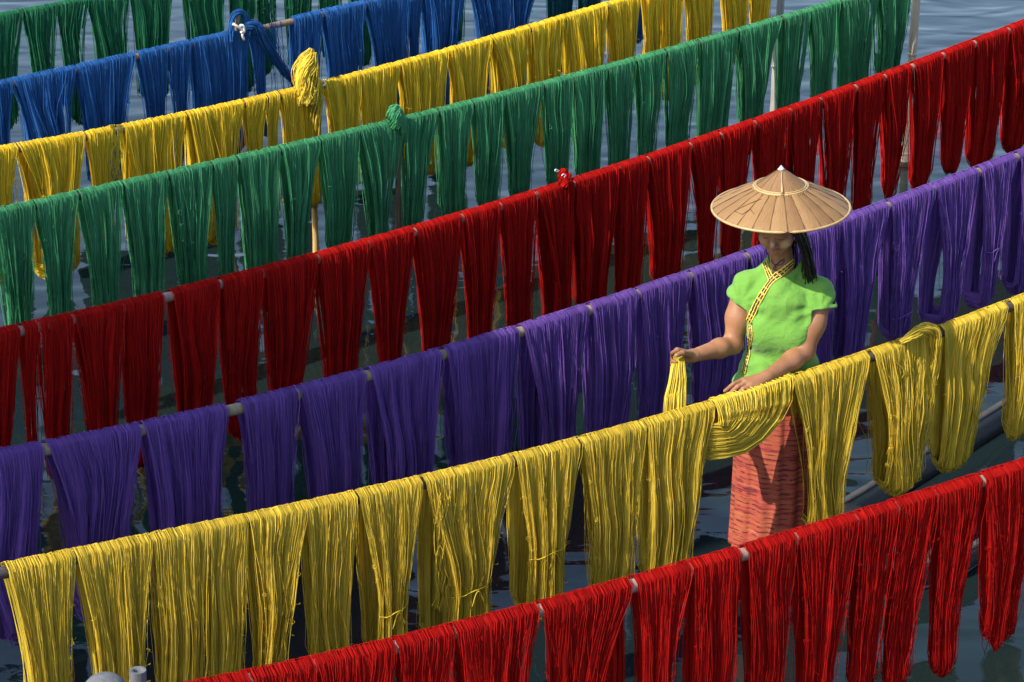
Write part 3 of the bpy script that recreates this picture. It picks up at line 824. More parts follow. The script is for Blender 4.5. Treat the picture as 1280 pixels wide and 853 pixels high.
# ------------------------------------------------------------------ signed distance modelling for the figure
class Field:
    def __init__(self, lo, hi, h):
        self.h = h
        self.lo = np.array(lo, float)
        self.n = np.ceil((np.array(hi) - self.lo) / h).astype(int) + 1
        self.d = np.full(self.n, 0.06, np.float32)
    def block(self, c0, c1, pad):
        a = np.clip(np.floor((np.minimum(c0, c1) - pad - self.lo) / self.h).astype(int), 0, self.n - 1)
        b = np.clip(np.ceil((np.maximum(c0, c1) + pad - self.lo) / self.h).astype(int) + 1, 1, self.n)
        sl = tuple(slice(i, j) for i, j in zip(a, b))
        g = [(self.lo[k] + np.arange(a[k], b[k]) * self.h).astype(np.float32) for k in range(3)]
        return sl, np.meshgrid(*g, indexing='ij')
    def join(self, sl, d, k):
        o = self.d[sl]
        if k <= 0: self.d[sl] = np.minimum(o, d); return
        hh = np.clip(0.5 + 0.5 * (o - d) / k, 0, 1)
        self.d[sl] = o * (1 - hh) + d * hh - k * hh * (1 - hh)
    def cut(self, sl, d, k=0.004):
        o, d = self.d[sl], -d
        hh = np.clip(0.5 - 0.5 * (o - d) / k, 0, 1)
        self.d[sl] = o * (1 - hh) + d * hh + k * hh * (1 - hh)
    def cone(self, a, b, ra, rb, k=0.02, cut=False):
        """capsule from a to b with two radii"""
        a, b = np.asarray(a, float), np.asarray(b, float)
        m = max(ra, rb)
        sl, (X, Y, Z) = self.block(np.minimum(a, b) - m, np.maximum(a, b) + m, k + 3 * self.h)
        ab = b - a; L2 = float(ab @ ab) + 1e-12
        t = np.clip(((X - a[0]) * ab[0] + (Y - a[1]) * ab[1] + (Z - a[2]) * ab[2]) / L2, 0, 1)
        d = np.sqrt((X - a[0] - t * ab[0]) ** 2 + (Y - a[1] - t * ab[1]) ** 2 + (Z - a[2] - t * ab[2]) ** 2) - (ra + (rb - ra) * t)
        self.cut(sl, d) if cut else self.join(sl, d, k)
    def ell(self, c, r, axes, k=0.02, cut=False):
        """ellipsoid: centre, radii, axes (3 unit vectors)"""
        c, r = np.asarray(c, float), np.asarray(r, float)
        m = r.max()
        sl, (X, Y, Z) = self.block(c - m, c + m, k + 3 * self.h)
        X, Y, Z = X - c[0], Y - c[1], Z - c[2]
        p = [X * a[0] + Y * a[1] + Z * a[2] for a in axes]
        k0 = np.sqrt(sum((q / s) ** 2 for q, s in zip(p, r))) + 1e-6
        k1 = np.sqrt(sum((q / s ** 2) ** 2 for q, s in zip(p, r))) + 1e-6
        d = k0 * (k0 - 1) / k1
        self.cut(sl, d) if cut else self.join(sl, d, k)
    def chain(self, pts, rad, k=0.012):
        for i in range(len(pts) - 1): self.cone(pts[i], pts[i + 1], rad[i], rad[i + 1], k)
    def mesh(self, name, origin):
        """surface nets"""
        d, h = self.d, self.h
        s = d < 0
        nx, ny, nz = (np.array(s.shape) - 1)
        cnt = np.zeros((nx, ny, nz), np.uint8)
        for i in (0, 1):
            for j in (0, 1):
                for k in (0, 1):
                    cnt += s[i:i + nx, j:j + ny, k:k + nz]
        act = (cnt > 0) & (cnt < 8)
        I, J, K = np.nonzero(act)
        vid = np.full(act.shape, -1, np.int32); vid[I, J, K] = np.arange(len(I))
        acc = np.zeros((len(I), 3)); num = np.zeros(len(I))
        corners = [(i, j, k) for i in (0, 1) for j in (0, 1) for k in (0, 1)]
        for a in corners:
            for ax in range(3):
                if a[ax]: continue
                b = list(a); b[ax] = 1
                da = d[I + a[0], J + a[1], K + a[2]]; db = d[I + b[0], J + b[1], K + b[2]]
                m = (da < 0) != (db < 0)
                t = np.where(m, da / (da - db + (da == db)), 0)
                pt = np.array(a, float)[None] + 0; pt = np.repeat(pt, len(I), 0); pt[:, ax] += t
                acc[m] += pt[m]; num[m] += 1
        V_ = (acc / num[:, None] + np.stack([I, J, K], 1)) * h + self.lo - origin
        quads = []
        for ax in range(3):
            o1, o2 = [q for q in range(3) if q != ax]
            A = [slice(1, -1)] * 3; A[ax] = slice(0, -1)
            B = list(A); B[ax] = slice(1, None)
            sa, sb = s[tuple(A)], s[tuple(B)]
            C = np.nonzero(sa != sb)
            base = [c + (1 if q != ax else 0) for q, c in enumerate(C)]
            def vv(d1, d2):
                q = [c.copy() for c in base]; q[o1] = q[o1] + d1; q[o2] = q[o2] + d2
                return vid[q[0], q[1], q[2]]
            q = np.stack([vv(-1, -1), vv(0, -1), vv(0, 0), vv(-1, 0)], 1)
            flip = sa[C] if ax != 1 else ~sa[C]
            q[~flip] = q[~flip][:, ::-1]
            quads.append(q)
        q = np.vstack(quads); q = q[(q >= 0).all(1)]
        return mesh_np(name, V_, q)

# ------------------------------------------------------------------ the woman
FACE_ANG = R(-15)
LV = np.array([math.cos(FACE_ANG), math.sin(FACE_ANG), 0.0])       # her left
BV = np.array([-math.sin(FACE_ANG), math.cos(FACE_ANG), 0.0])      # her back
UPV = np.array([0, 0, 1.0])
CT = np.array([1.045, 9.08, 0.0])
FEET_Z = 0.258
ZS = POLE_Z - 1.25
def bp(l, b, z): return CT + l * LV + b * BV + (z + ZS) * UPV
WOMAN = bp(0, 0, FEET_Z)
AX = (LV, BV, UPV)

M_SKIN, t_, p_, out_ = new_mat('skin')
tc_ = node(t_, 'ShaderNodeTexCoord')
nz_ = node(t_, 'ShaderNodeTexNoise', Scale=14.0, Detail=4.0)
t_.links.new(tc_.outputs['Object'], nz_.inputs['Vector'])
rp_ = ramp(t_, [(0.3, (0.185, 0.080, 0.034)), (0.7, (0.29, 0.138, 0.066))])
t_.links.new(nz_.outputs['Fac'], rp_.inputs['Fac'])
SKIN_NODES = (t_, p_, tc_, rp_)
p_.inputs['Roughness'].default_value = 0.60
p_.inputs['Subsurface Weight'].default_value = 0.12
p_.inputs['Subsurface Radius'].default_value = (0.012, 0.004, 0.002)
b_ = node(t_, 'ShaderNodeBump', Strength=0.12, Distance=0.002)
n2_ = node(t_, 'ShaderNodeTexNoise', Scale=260.0, Detail=2.0)
t_.links.new(tc_.outputs['Object'], n2_.inputs['Vector']); t_.links.new(n2_.outputs['Fac'], b_.inputs['Height']); t_.links.new(b_.outputs[0], p_.inputs['Normal'])

HF = np.array([-0.30, -0.86, -0.36]); HF /= np.linalg.norm(HF)             # where the face looks
HL = np.cross(UPV, -HF); HL = np.cross(HF, UPV) * -1; HL /= np.linalg.norm(HL)
HL = np.array([-HF[1], HF[0], 0]); HL /= np.linalg.norm(HL)                 # her left side of the head
HU = np.cross(HF, HL); HU = HU if HU[2] > 0 else -HU
CHIN = at(968, 320.5, 8.97)
def hp(l, f, u): return CHIN + l * HL + f * HF + u * HU
HAX = (HL, HF, HU)
SH_R, SH_L = bp(-0.158, 0.005, 1.452), bp(0.158, 0.005, 1.452)
EL_R, EL_L = at(916, 431, 9.07), at(1006, 440, 8.985)
WR_R, WR_L = at(866, 445, 8.92), at(959, 471, 8.835)

def make_body():
    F = Field((0.60, 8.60, FEET_Z + ZS - 0.03), (1.28, 9.30, 1.88 + ZS), 0.0028)
    # trunk
    F.ell(bp(0, 0.0, 0.98), (0.150, 0.110, 0.13), AX, 0.03)
    F.ell(bp(0, 0.005, 1.12), (0.118, 0.090, 0.13), AX, 0.05)
    F.ell(bp(0, 0.005, 1.32), (0.135, 0.095, 0.15), AX, 0.05)
    F.cone(bp(-0.115, 0.008, 1.435), bp(0.115, 0.008, 1.435), 0.044, 0.044, 0.05)
    for s_ in (-1, 1): F.ell(bp(0.058 * s_, -0.066, 1.285), (0.05, 0.040, 0.05), AX, 0.03)
    # legs and feet
    for s_ in (-1, 1):
        F.chain([bp(0.078 * s_, 0.0, 0.93), bp(0.082 * s_, -0.01, 0.66), bp(0.080 * s_, 0.01, 0.34)], [0.082, 0.054, 0.036], 0.03)
        F.chain([bp(0.080 * s_, 0.03, FEET_Z + 0.035), bp(0.086 * s_, -0.08, FEET_Z + 0.024), bp(0.088 * s_, -0.15, FEET_Z + 0.016)], [0.034, 0.032, 0.020], 0.02)
        for q in range(5):
            F.cone(bp((0.062 + 0.012 * q) * s_, -0.135, FEET_Z + 0.014), bp((0.062 + 0.013 * q) * s_, -0.178 + 0.007 * q, FEET_Z + 0.010), 0.009, 0.008, 0.004)
    # neck and head
    F.cone(bp(0, 0.02, 1.46), hp(0, -0.075, 0.045), 0.046, 0.043, 0.035)
    F.ell(hp(0, -0.088, 0.125), (0.073, 0.092, 0.088), HAX, 0.02)
    F.ell(hp(0, -0.055, 0.058), (0.060, 0.056, 0.062), HAX, 0.03)
    F.ell(hp(0, -0.018, 0.014), (0.026, 0.020, 0.018), HAX, 0.03)
    for s_ in (-1, 1):
        F.ell(hp(0.036 * s_, -0.030, 0.058), (0.026, 0.022, 0.026), HAX, 0.025)       # cheeks
        F.ell(hp(0.031 * s_, -0.012, 0.096), (0.017, 0.014, 0.011), HAX, 0.01)       # lids
        F.ell(hp(0.034 * s_, -0.016, 0.114), (0.026, 0.012, 0.008), HAX, 0.012)      # brows
        F.ell(hp(0.074 * s_, -0.088, 0.080), (0.009, 0.020, 0.030), HAX, 0.008)      # ears
        F.ell(hp(0.010 * s_, 0.006, 0.050), (0.009, 0.010, 0.008), HAX, 0.008)       # nostrils' wings
    F.chain([hp(0, -0.006, 0.098), hp(0, 0.006, 0.072), hp(0, 0.017, 0.055)], [0.008, 0.009, 0.0105], 0.008)
    F.ell(hp(0, 0.006, 0.035), (0.021, 0.009, 0.0058), HAX, 0.004)                  # upper lip
    F.ell(hp(0, 0.005, 0.0245), (0.018, 0.009, 0.0065), HAX, 0.004)                  # lower lip
    # arms
    for sh, el, wr in ((SH_R, EL_R, WR_R), (SH_L, EL_L, WR_L)):
        mid = sh * 0.45 + el * 0.55
        F.chain([sh - UPV * 0.008, mid, el], [0.039, 0.042, 0.0355], 0.03)
        m2 = el * 0.66 + wr * 0.34
        F.chain([el, m2, wr], [0.036, 0.037, 0.0245], 0.02)
    # left hand, laid on the pole
    r = ROWS['Y1']
    kn = [at(928, 475.5, 8.785), at(933, 479, 8.775), at(939, 482, 8.77), at(946, 484.5, 8.775)]
    tips = [at(906, 489, 8.725), at(911.5, 492.5, 8.722), at(919, 495.5, 8.722), at(929, 495, 8.735)]
    for q in range(4):
        F.cone(WR_L, kn[q], 0.0165, 0.0115, 0.016)
        mid = kn[q] * 0.48 + tips[q] * 0.52 + np.array([0, -0.002, 0.0085])
        rr = (0.0080, 0.0083, 0.0080, 0.0071)[q]
        F.chain([kn[q], mid, tips[q]], [rr * 1.12, rr, rr * 0.82], 0.0015)
    tb = WR_L * 0.62 + kn[0] * 0.38 + np.array([-0.004, 0.020, -0.008])
    F.chain([WR_L, tb, tb + np.array([-0.042, 0.008, -0.016]), tb + np.array([-0.066, -0.004, -0.030])], [0.016, 0.0135, 0.0105, 0.0085], 0.008)
    # right hand, closed round the lifted yarn
    kn = [at(846.5 - 1.0 * q, 438.0 + 5.6 * q, 8.872 - 0.004 * q) for q in range(4)]
    for q in range(4):
        F.cone(WR_R, kn[q], 0.0165, 0.0115, 0.016)
        m1 = at(836.5 - 1.2 * q + 0.6 * q * q * 0.5, 444.0 + 6.2 * q, 8.842)
        m2 = at(838.0 + 0.3 * q, 450.5 + 5.6 * q, 8.806)
        tp = at(844.5 - 0.4 * q, 453.0 + 5.2 * q, 8.800)
        rr = (0.0080, 0.0082, 0.0079, 0.0070)[q]
        F.chain([kn[q], m1, m2, tp], [rr * 1.1, rr, rr * 0.95, rr * 0.8], 0.0012)
    F.chain([WR_R, at(860, 443, 8.865), at(853, 441.5, 8.825), at(845.5, 444.5, 8.800)], [0.0165, 0.0135, 0.0105, 0.0085], 0.006)
    return F.mesh('person', WOMAN)
person = link('person', make_body(), M_SKIN, None, WOMAN)
tag(person, 'woman in a bright green blouse lifting yellow yarn with both hands', 'person')

# paint on the cheeks and colour of the lips
t_, p_, tc_, rp_ = SKIN_NODES
def skin_spot(col, pos, r0, r1, amount, last):
    c = np.asarray(pos) - WOMAN
    d = node(t_, 'ShaderNodeVectorMath', operation='DISTANCE'); d.inputs[1].default_value = c
    t_.links.new(tc_.outputs['Object'], d.inputs[0])
    mr = node(t_, 'ShaderNodeMapRange'); mr.inputs['From Min'].default_value = r0; mr.inputs['From Max'].default_value = r1
    mr.inputs['To Min'].default_value = amount; mr.inputs['To Max'].default_value = 0
    t_.links.new(d.outputs['Value'], mr.inputs['Value'])
    mx = node(t_, 'ShaderNodeMixRGB'); mx.inputs['Color2'].default_value = (*col, 1)
    t_.links.new(mr.outputs[0], mx.inputs['Fac']); t_.links.new(last, mx.inputs['Color1'])
    return mx.outputs[0]
last = rp_.outputs['Color']
for s_ in (-1, 1): last = skin_spot((0.62, 0.47, 0.24), hp(0.042 * s_, -0.008, 0.058), 0.010, 0.026, 0.34 + 0.10 * s_, last)
last = skin_spot((0.62, 0.47, 0.24), hp(0, 0.014, 0.07), 0.006, 0.012, 0.4, last)
for l_ in (-0.010, 0, 0.010): last = skin_spot((0.36, 0.075, 0.06), hp(l_, 0.012, 0.029), 0.008, 0.011, 0.5, last)
t_.links.new(last, p_.inputs['Base Color'])
M_HAIR = plain_mat('black_hair', (0.006, 0.005, 0.005), (0.020, 0.016, 0.014), 60, 0.42, 0.0, 0.5)
for s_ in (-1, 1):
    pts = np.array([hp(0.018 * s_ + 0.032 * s_ * k, 0.0005 - 0.008 * k * k, 0.115 + 0.006 * math.sin(2.6 * k)) for k in np.linspace(0, 1, 8)])
    Pack().tube(pts - WOMAN, np.array([1.5, 2.2, 2.5, 2.5, 2.2, 1.8, 1.3, 0.8]) * 0.001, 5).build('eyebrow', M_HAIR, person)
    pts = np.array([hp(0.018 * s_ + 0.028 * s_ * k, 0.0025 - 0.011 * k * k, 0.0905 - 0.0035 * math.sin(math.pi * k)) for k in np.linspace(0, 1, 8)])
    Pack().tube(pts - WOMAN, 0.0013, 4).build('eyelash', M_HAIR, person)

def make_hair():
    pk = Pack()
    # close cap of hair
    th, ph = np.meshgrid(np.linspace(0.02, 1.75, 14), np.linspace(0, 2 * math.pi, 30, endpoint=False), indexing='ij')
    cut = 1 - 0.42 * np.clip(np.cos(ph), 0, 1) ** 2          # hairline over the brow
    t2 = th * cut
    G = np.stack([hp(0, -0.092, 0.125) + 0.080 * math.sin(a) * math.sin(b) * HL + (0.099 * math.sin(a) * math.cos(b)) * HF + 0.096 * math.cos(a) * HU for a, b in zip(t2.ravel(), ph.ravel())]).reshape(*th.shape, 3)
    pk.grid(np.transpose(G, (1, 0, 2)) - WOMAN, True, False)
    N, T = 260, 12
    Q = np.zeros((N, T, 3))
    for i in range(N):
        if i < 150: a = rng.uniform(0.9, 2.5)      # falls over her left shoulder
        else: a = rng.uniform(2.2, 4.9)
        root = hp(0, -0.092, 0.12) + 0.081 * math.sin(a) * HL + 0.098 * math.cos(a) * HF + rng.uniform(-0.03, 0.03) * HU
        L = rng.uniform(0.17, 0.22) if i < 150 else rng.uniform(0.15, 0.24)
        dest = (bp(0.105 + rng.normal(0, 0.012), 0.010 + rng.normal(0, 0.018), 1.47) if i < 150 else bp(0.02 * rng.normal() + 0.02, 0.105, 1.42))
        for k in range(T):
            f = k / (T - 1)
            q = root * (1 - f) + (dest - UPV * 0.03 * rng.uniform(0, 1)) * f
            q = q + (HL * 0.012 * math.sin(math.pi * f) * (1 if i < 150 else 0)) + rng.normal(0, 0.0008, 3)
            Q[i, k] = q
    v, q, tn = tubes(Q - WOMAN, 0.0022 * rng.uniform(0.7, 1.2, N), False, 3, np.ones(N), ref=(0.3, 0.9, 0.1))
    pk.add(v, q)
    return pk.mesh('hair')
link('hair', make_hair(), M_HAIR, person)

# ---- blouse
M_BLOUSE, t_, p_, out_ = new_mat('green_cotton')
tc_ = node(t_, 'ShaderNodeTexCoord')
n1_ = node(t_, 'ShaderNodeTexNoise', Scale=9.0, Detail=5.0, Roughness=0.6)
t_.links.new(tc_.outputs['Object'], n1_.inputs['Vector'])
rp_ = ramp(t_, [(0.3, (0.075, 0.215, 0.020)), (0.7, (0.105, 0.26, 0.030))])
t_.links.new(n1_.outputs['Fac'], rp_.inputs['Fac']); t_.links.new(rp_.outputs['Color'], p_.inputs['Base Color'])
n2_ = node(t_, 'ShaderNodeTexNoise', Scale=600.0, Detail=1.0)
n3_ = node(t_, 'ShaderNodeTexNoise', Scale=17.0, Detail=3.0, Distortion=2.2)
t_.links.new(tc_.outputs['Object'], n2_.inputs['Vector']); t_.links.new(tc_.outputs['Object'], n3_.inputs['Vector'])
b1_ = node(t_, 'ShaderNodeBump', Strength=0.42, Distance=0.013); b2_ = node(t_, 'ShaderNodeBump', Strength=0.3, Distance=0.001)
t_.links.new(n3_.outputs['Fac'], b1_.inputs['Height']); t_.links.new(n2_.outputs['Fac'], b2_.inputs['Height'])
t_.links.new(b1_.outputs[0], b2_.inputs['Normal']); t_.links.new(b2_.outputs[0], p_.inputs['Normal'])
p_.inputs['Roughness'].default_value = 0.85
p_.inputs['Sheen Weight'].default_value = 0.15

V_TIP = (965.5, 349)
def make_blouse():
    F = Field((0.78, 8.80, 1.00 + ZS), (1.34, 9.34, 1.60 + ZS), 0.0032)
    F.ell(bp(-0.004, 0.0, 1.02), (0.186, 0.124, 0.12), AX, 0.03)
    F.ell(bp(0, 0.005, 1.13), (0.149, 0.107, 0.13), AX, 0.06)
    F.ell(bp(0, 0.005, 1.32), (0.147, 0.107, 0.15), AX, 0.05)
    F.cone(bp(-0.115, 0.008, 1.435), bp(0.115, 0.008, 1.435), 0.054, 0.054, 0.05)
    for s_ in (-1, 1):
        F.ell(bp(0.058 * s_, -0.068, 1.285), (0.060, 0.044, 0.062), AX, 0.05)
        F.ell(bp(0.128 * s_, -0.012, 1.365), (0.040, 0.066, 0.070), AX, 0.03)
        F.cone(bp(0.13 * s_, 0.008, 1.440), bp(0.049 * s_, 0.020, 1.548), 0.040, 0.020, 0.03)
    F.ell(bp(0.0, -0.020, 1.415), (0.105, 0.088, 0.078), AX, 0.04)
    for s_ in (-1, 1): F.cone(bp(0.050 * s_, 0.012, 1.548), bp(-0.012, -0.060, 1.462), 0.020, 0.026, 0.03)
    for sh, el, s_ in ((SH_R, EL_R, -1), (SH_L, EL_L, 1)):
        ax_ = (el - sh) / np.linalg.norm(el - sh)
        out = LV * s_
        F.cone(sh - out * 0.012 - UPV * 0.002, sh + ax_ * 0.075 + out * 0.010, 0.050, 0.062 if s_ > 0 else 0.055, 0.03)
        # cut the sleeve off square and hollow it
        c = sh + ax_ * 0.074 + out * 0.012
        sl, (X, Y, Z) = F.block(c - 0.11, c + 0.11, 0.0)
        hn = ax_ + out * 0.45; hn = hn / np.linalg.norm(hn)
        pl = -((X - c[0]) * hn[0] + (Y - c[1]) * hn[1] + (Z - c[2]) * hn[2])
        side = 0.055 - ((X - c[0]) * out[0] + (Y - c[1]) * out[1] + 0.055)
        lat = (X - CT[0]) * LV[0] + (Y - CT[1]) * LV[1]
        F.cut(sl, np.maximum(pl, 0.126 - lat * s_), 0.006)
        F.cone(sh + ax_ * 0.055 + out * 0.022, sh + ax_ * 0.13 + out * 0.036, 0.036, 0.060 if s_ > 0 else 0.052, cut=True)
    # wrinkles
    sl, (X, Y, Z) = F.block(F.lo, F.lo + F.n * F.h, 0)
    Z = Z - ZS
    l = (X - CT[0]) * LV[0] + (Y - CT[1]) * LV[1]
    b = (X - CT[0]) * BV[0] + (Y - CT[1]) * BV[1]
    wr = 0.0026 * np.sin(45 * l + 70 * Z + 3 * np.sin(25 * l)) * np.exp(-((Z - 1.12) / 0.09) ** 2)
    wr += 0.0009 * np.sin(130 * l - 70 * Z + 2 * np.sin(40 * Z)) * np.exp(-((Z - 1.40) / 0.07) ** 2)
    wr += 0.0016 * np.sin(110 * Z + 30 * b + 2.5 * np.sin(30 * l)) * np.exp(-((Z - 1.16) / 0.06) ** 2)
    F.d[sl] += wr.astype(np.float32)
    for s_ in (-1, 1):          # folds that run from the arm holes over the bust
        dd = np.sqrt((l - 0.150 * s_) ** 2 + (Z - 1.40) ** 2)
        an = np.arctan2(Z - 1.40, (l - 0.150 * s_) * -s_)
        wr2 = 0.0030 * np.sin(9 * an + 1.3 * s_ + 6 * dd) * np.exp(-((dd - 0.075) / 0.035) ** 2) * (b < 0.02)
        F.d[sl] += wr2.astype(np.float32)
    # hem
    F.cut(sl, (Z - (1.047 + 0.012 * np.sin(7 * l + 1))).astype(np.float32), 0.004)
    # neck opening: round at the back, crossing V in front
    F.cone(bp(0, 0.02, 1.56), bp(0, 0.0, 1.62), 0.062, 0.070, cut=True)
    tip = at(V_TIP[0], V_TIP[1], 9.02)
    lt = (tip - CT) @ LV; zt = tip[2] - ZS
    zz = np.clip((Z - zt) / 0.080, 0, 2)
    lo_, hi_ = lt - zz * (lt + 0.048), lt + zz * (0.050 - lt)
    wedge = np.maximum(np.maximum(lo_ - l, l - hi_), np.maximum(b + 0.0, zt - Z))
    F.cut(sl, wedge.astype(np.float32), 0.003)
    return F.mesh('blouse', WOMAN)
blouse = link('blouse', make_blouse(), M_BLOUSE, person)

from mathutils.bvhtree import BVHTree
def bvh_of(*objs):
    vs_, ps_ = [], []
    for o in objs:
        n0 = len(vs_)
        vs_ += [Vector(v.co) for v in o.data.vertices]
        ps_ += [[i + n0 for i in p.vertices] for p in o.data.polygons]
    return BVHTree.FromPolygons(vs_, ps_)
BVH = bvh_of(blouse, person)
def on_cloth(px, py):
    d = ray(px, py)
    h = BVH.ray_cast(Vector(CAM - WOMAN), Vector(d))
    return (np.array(h[0]), np.array(h[1])) if h[0] is not None else (at(px, py, 8.97) - WOMAN, -BV)

# braided trim: a mesh ribbon sewn along the neckline
M_TRIM, t_, p_, out_ = new_mat('braided_trim')
uv_ = node(t_, 'ShaderNodeAttribute'); uv_.attribute_name = 'tone'
at2_ = node(t_, 'ShaderNodeTexCoord')
rp_ = ramp(t_, [(0.0, (0.012, 0.010, 0.014)), (0.45, (0.012, 0.010, 0.014)), (0.55, (0.46, 0.35, 0.035)), (1.0, (0.52, 0.40, 0.05))])
t_.links.new(uv_.outputs['Fac'], rp_.inputs['Fac']); t_.links.new(rp_.outputs['Color'], p_.inputs['Base Color'])
p_.inputs['Roughness'].default_value = 0.7
def trim(pix, width, label=None, gap=False):
    P = smooth_path(np.array(pix, float), 46)
    hits = [on_cloth(x, y) for x, y in P]
    C = np.array([h[0] for h in hits]); Nn = np.array([h[1] for h in hits])
    for _ in range(10):
        C[1:-1] = (C[:-2] + C[1:-1] * 2 + C[2:]) / 4; Nn[1:-1] = (Nn[:-2] + Nn[1:-1] * 2 + Nn[2:]) / 4
    Nn /= np.linalg.norm(Nn, axis=1, keepdims=True)
    tan = np.gradient(C, axis=0); tan /= np.linalg.norm(tan, axis=1, keepdims=True)
    side = np.cross(Nn, tan)
    pk = Pack()
    # five cords side by side: yellow plaits between black ones
    nc = 5
    for j in range(nc):
        f = (j + 0.5) / nc - 0.5
        black = j in (1, 3)
        for half in (0, 1):
            ph = half * math.pi
            k = np.arange(46)
            Q = C + Nn * (0.0034 + 0.0007 * np.cos(k * 1.5 + ph) + (0.0009 if black else 0.0))[:, None] + side * (f * width + 0.0008 * np.sin(k * 1.5 + ph))[:, None]
            v, q, _ = tubes(Q[None], width * 0.115 if black else width * 0.085, False, 5, None, ref=(0, 0, 1))
            tn = np.full(len(v), 0.0 if black else 1.0)
            if black:    # yellow flecks in the black plait
                tn = np.repeat(((np.arange(46) + half * 3) % 6 == 0).astype(float), 5)
            pk.add(v, q, None, tn)
    return pk.build('braided_trim', M_TRIM, person)
trim([(956.5, 329), (958, 333), (960, 338), (965, 351)], 0.026)
trim([(991, 328), (985, 332.5), (978, 339), (966, 350), (956, 364), (947, 379), (940, 394), (936.5, 402)], 0.030)
trim([(938, 407), (939, 418), (937, 432), (935.5, 446), (932, 458), (930, 466)], 0.024)
# little dark cloth buttons by the closing edge
M_DARKCLOTH = plain_mat('dark_blue_cord', (0.012, 0.014, 0.05), (0.03, 0.03, 0.09), 80)
for (x, y) in ((940, 405), (939.5, 419), (938, 432), (937, 446), (934, 458)):
    c, n_ = on_cloth(x, y)
    n_ = n_ / np.linalg.norm(n_)
    pts = [c + n_ * q for q in (0.001, 0.003, 0.005, 0.0062)]
    Pack().tube(pts, np.array([0.0045, 0.005, 0.004, 0.0012]), 8).build('button', M_DARKCLOTH, person)
# chin strap of the hat, tied at the throat
def strap(pix, rad, off=0.004):
    hits = [on_cloth(x, y) for x, y in smooth_path(np.array(pix, float), 14)]
    Pack().tube(np.array([h[0] + h[1] * off for h in hits]), rad, 5).build('chin_strap', M_DARKCLOTH, person)
strap([(964.5, 324), (967, 329), (970, 332), (970, 340), (969, 349)], 0.0018)
strap([(980, 323), (975, 327), (970, 331), (967, 337), (967, 344)], 0.0018)
strap([(971, 330), (976, 325), (980, 325), (977, 330), (971, 331)], 0.0018)

# ---- skirt
M_SKIRT, t_, p_, out_ = new_mat('woven_skirt')
tc_ = node(t_, 'ShaderNodeTexCoord')
mp_ = node(t_, 'ShaderNodeMapping'); mp_.inputs['Scale'].default_value = (8.0, 8.0, 80.0)
t_.links.new(tc_.outputs['Object'], mp_.inputs['Vector'])
n1_ = node(t_, 'ShaderNodeTexNoise', Scale=1.0, Detail=3.0, Roughness=0.55, Distortion=0.25)
t_.links.new(mp_.outputs[0], n1_.inputs['Vector'])
rp_ = ramp(t_, [(0.33, (0.10, 0.010, 0.012)), (0.43, (0.30, 0.04, 0.032)), (0.52, (0.28, 0.060, 0.024)), (0.66, (0.34, 0.095, 0.040)), (0.70, (0.45, 0.10, 0.09))])
t_.links.new(n1_.outputs['Fac'], rp_.inputs['Fac'])
mp2_ = node(t_, 'ShaderNodeMapping'); mp2_.inputs['Scale'].default_value = (0.3, 0.3, 15.0)
t_.links.new(tc_.outputs['Object'], mp2_.inputs['Vector'])
wv_ = node(t_, 'ShaderNodeTexWave', Scale=1.0, Distortion=1.4, Detail=2.0); wv_.bands_direction = 'Z'
wv_.inputs['Detail Scale'].default_value = 7.0
t_.links.new(mp2_.outputs[0], wv_.inputs['Vector'])
rw_ = ramp(t_, [(0.07, (1, 1, 1)), (0.26, (0, 0, 0))])
t_.links.new(wv_.outputs['Fac'], rw_.inputs['Fac'])
mx_ = node(t_, 'ShaderNodeMixRGB'); mx_.inputs['Color2'].default_value = (0.075, 0.008, 0.012, 1)
nb_ = node(t_, 'ShaderNodeTexNoise', Scale=34.0, Detail=2.0)
t_.links.new(tc_.outputs['Object'], nb_.inputs['Vector'])
rb_ = ramp(t_, [(0.40, (0.05, 0.05, 0.05)), (0.56, (1, 1, 1))])
t_.links.new(nb_.outputs['Fac'], rb_.inputs['Fac'])
ml_ = node(t_, 'ShaderNodeMath', operation='MULTIPLY')
t_.links.new(rw_.outputs['Color'], ml_.inputs[0]); t_.links.new(rb_.outputs['Color'], ml_.inputs[1])
t_.links.new(ml_.outputs[0], mx_.inputs['Fac']); t_.links.new(rp_.outputs['Color'], mx_.inputs['Color1'])
t_.links.new(mx_.outputs[0], p_.inputs['Base Color'])
p_.inputs['Roughness'].default_value = 0.85
n2_ = node(t_, 'ShaderNodeTexNoise', Scale=500.0, Detail=1.0)
t_.links.new(tc_.outputs['Object'], n2_.inputs['Vector'])
b_ = node(t_, 'ShaderNodeBump', Strength=0.3, Distance=0.001)
t_.links.new(n2_.outputs['Fac'], b_.inputs['Height']); t_.links.new(b_.outputs[0], p_.inputs['Normal'])
def make_skirt():
    A, B = 120, 60
    G = np.zeros((A, B, 3))
    zz = [1.115, 1.05, 0.98, 0.88, 0.70, 0.50, 0.36]
    wx = [0.118, 0.150, 0.166, 0.170, 0.168, 0.172, 0.178]
    wy = [0.094, 0.112, 0.126, 0.128, 0.128, 0.134, 0.142]
    for j in range(B):
        f = j / (B - 1); z = 1.115 + (0.36 - 1.115) * f
        a_, b_2 = np.interp(-z, [-q for q in zz], wx), np.interp(-z, [-q for q in zz], wy)
        for i in range(A):
            th = 2 * math.pi * i / A
            fold = f ** 0.8 * (0.010 * math.sin(5 * th + 0.8 + 0.6 * math.sin(3 * f)) + 0.006 * math.sin(11 * th + 2 * f) + 0.005 * math.sin(17 * th))
            # the overlap of the wrapped cloth
            ov = 0.012 * f ** 0.3 if 4.25 < th < 4.95 else 0.0
            q = bp((a_ + fold + ov) * math.cos(th), (b_2 + fold + ov) * math.sin(th), z + 0.006 * math.sin(3 * th) * f)
            G[i, j] = q - WOMAN
    pk = Pack().grid(G, True, False)
    return pk.mesh('skirt')
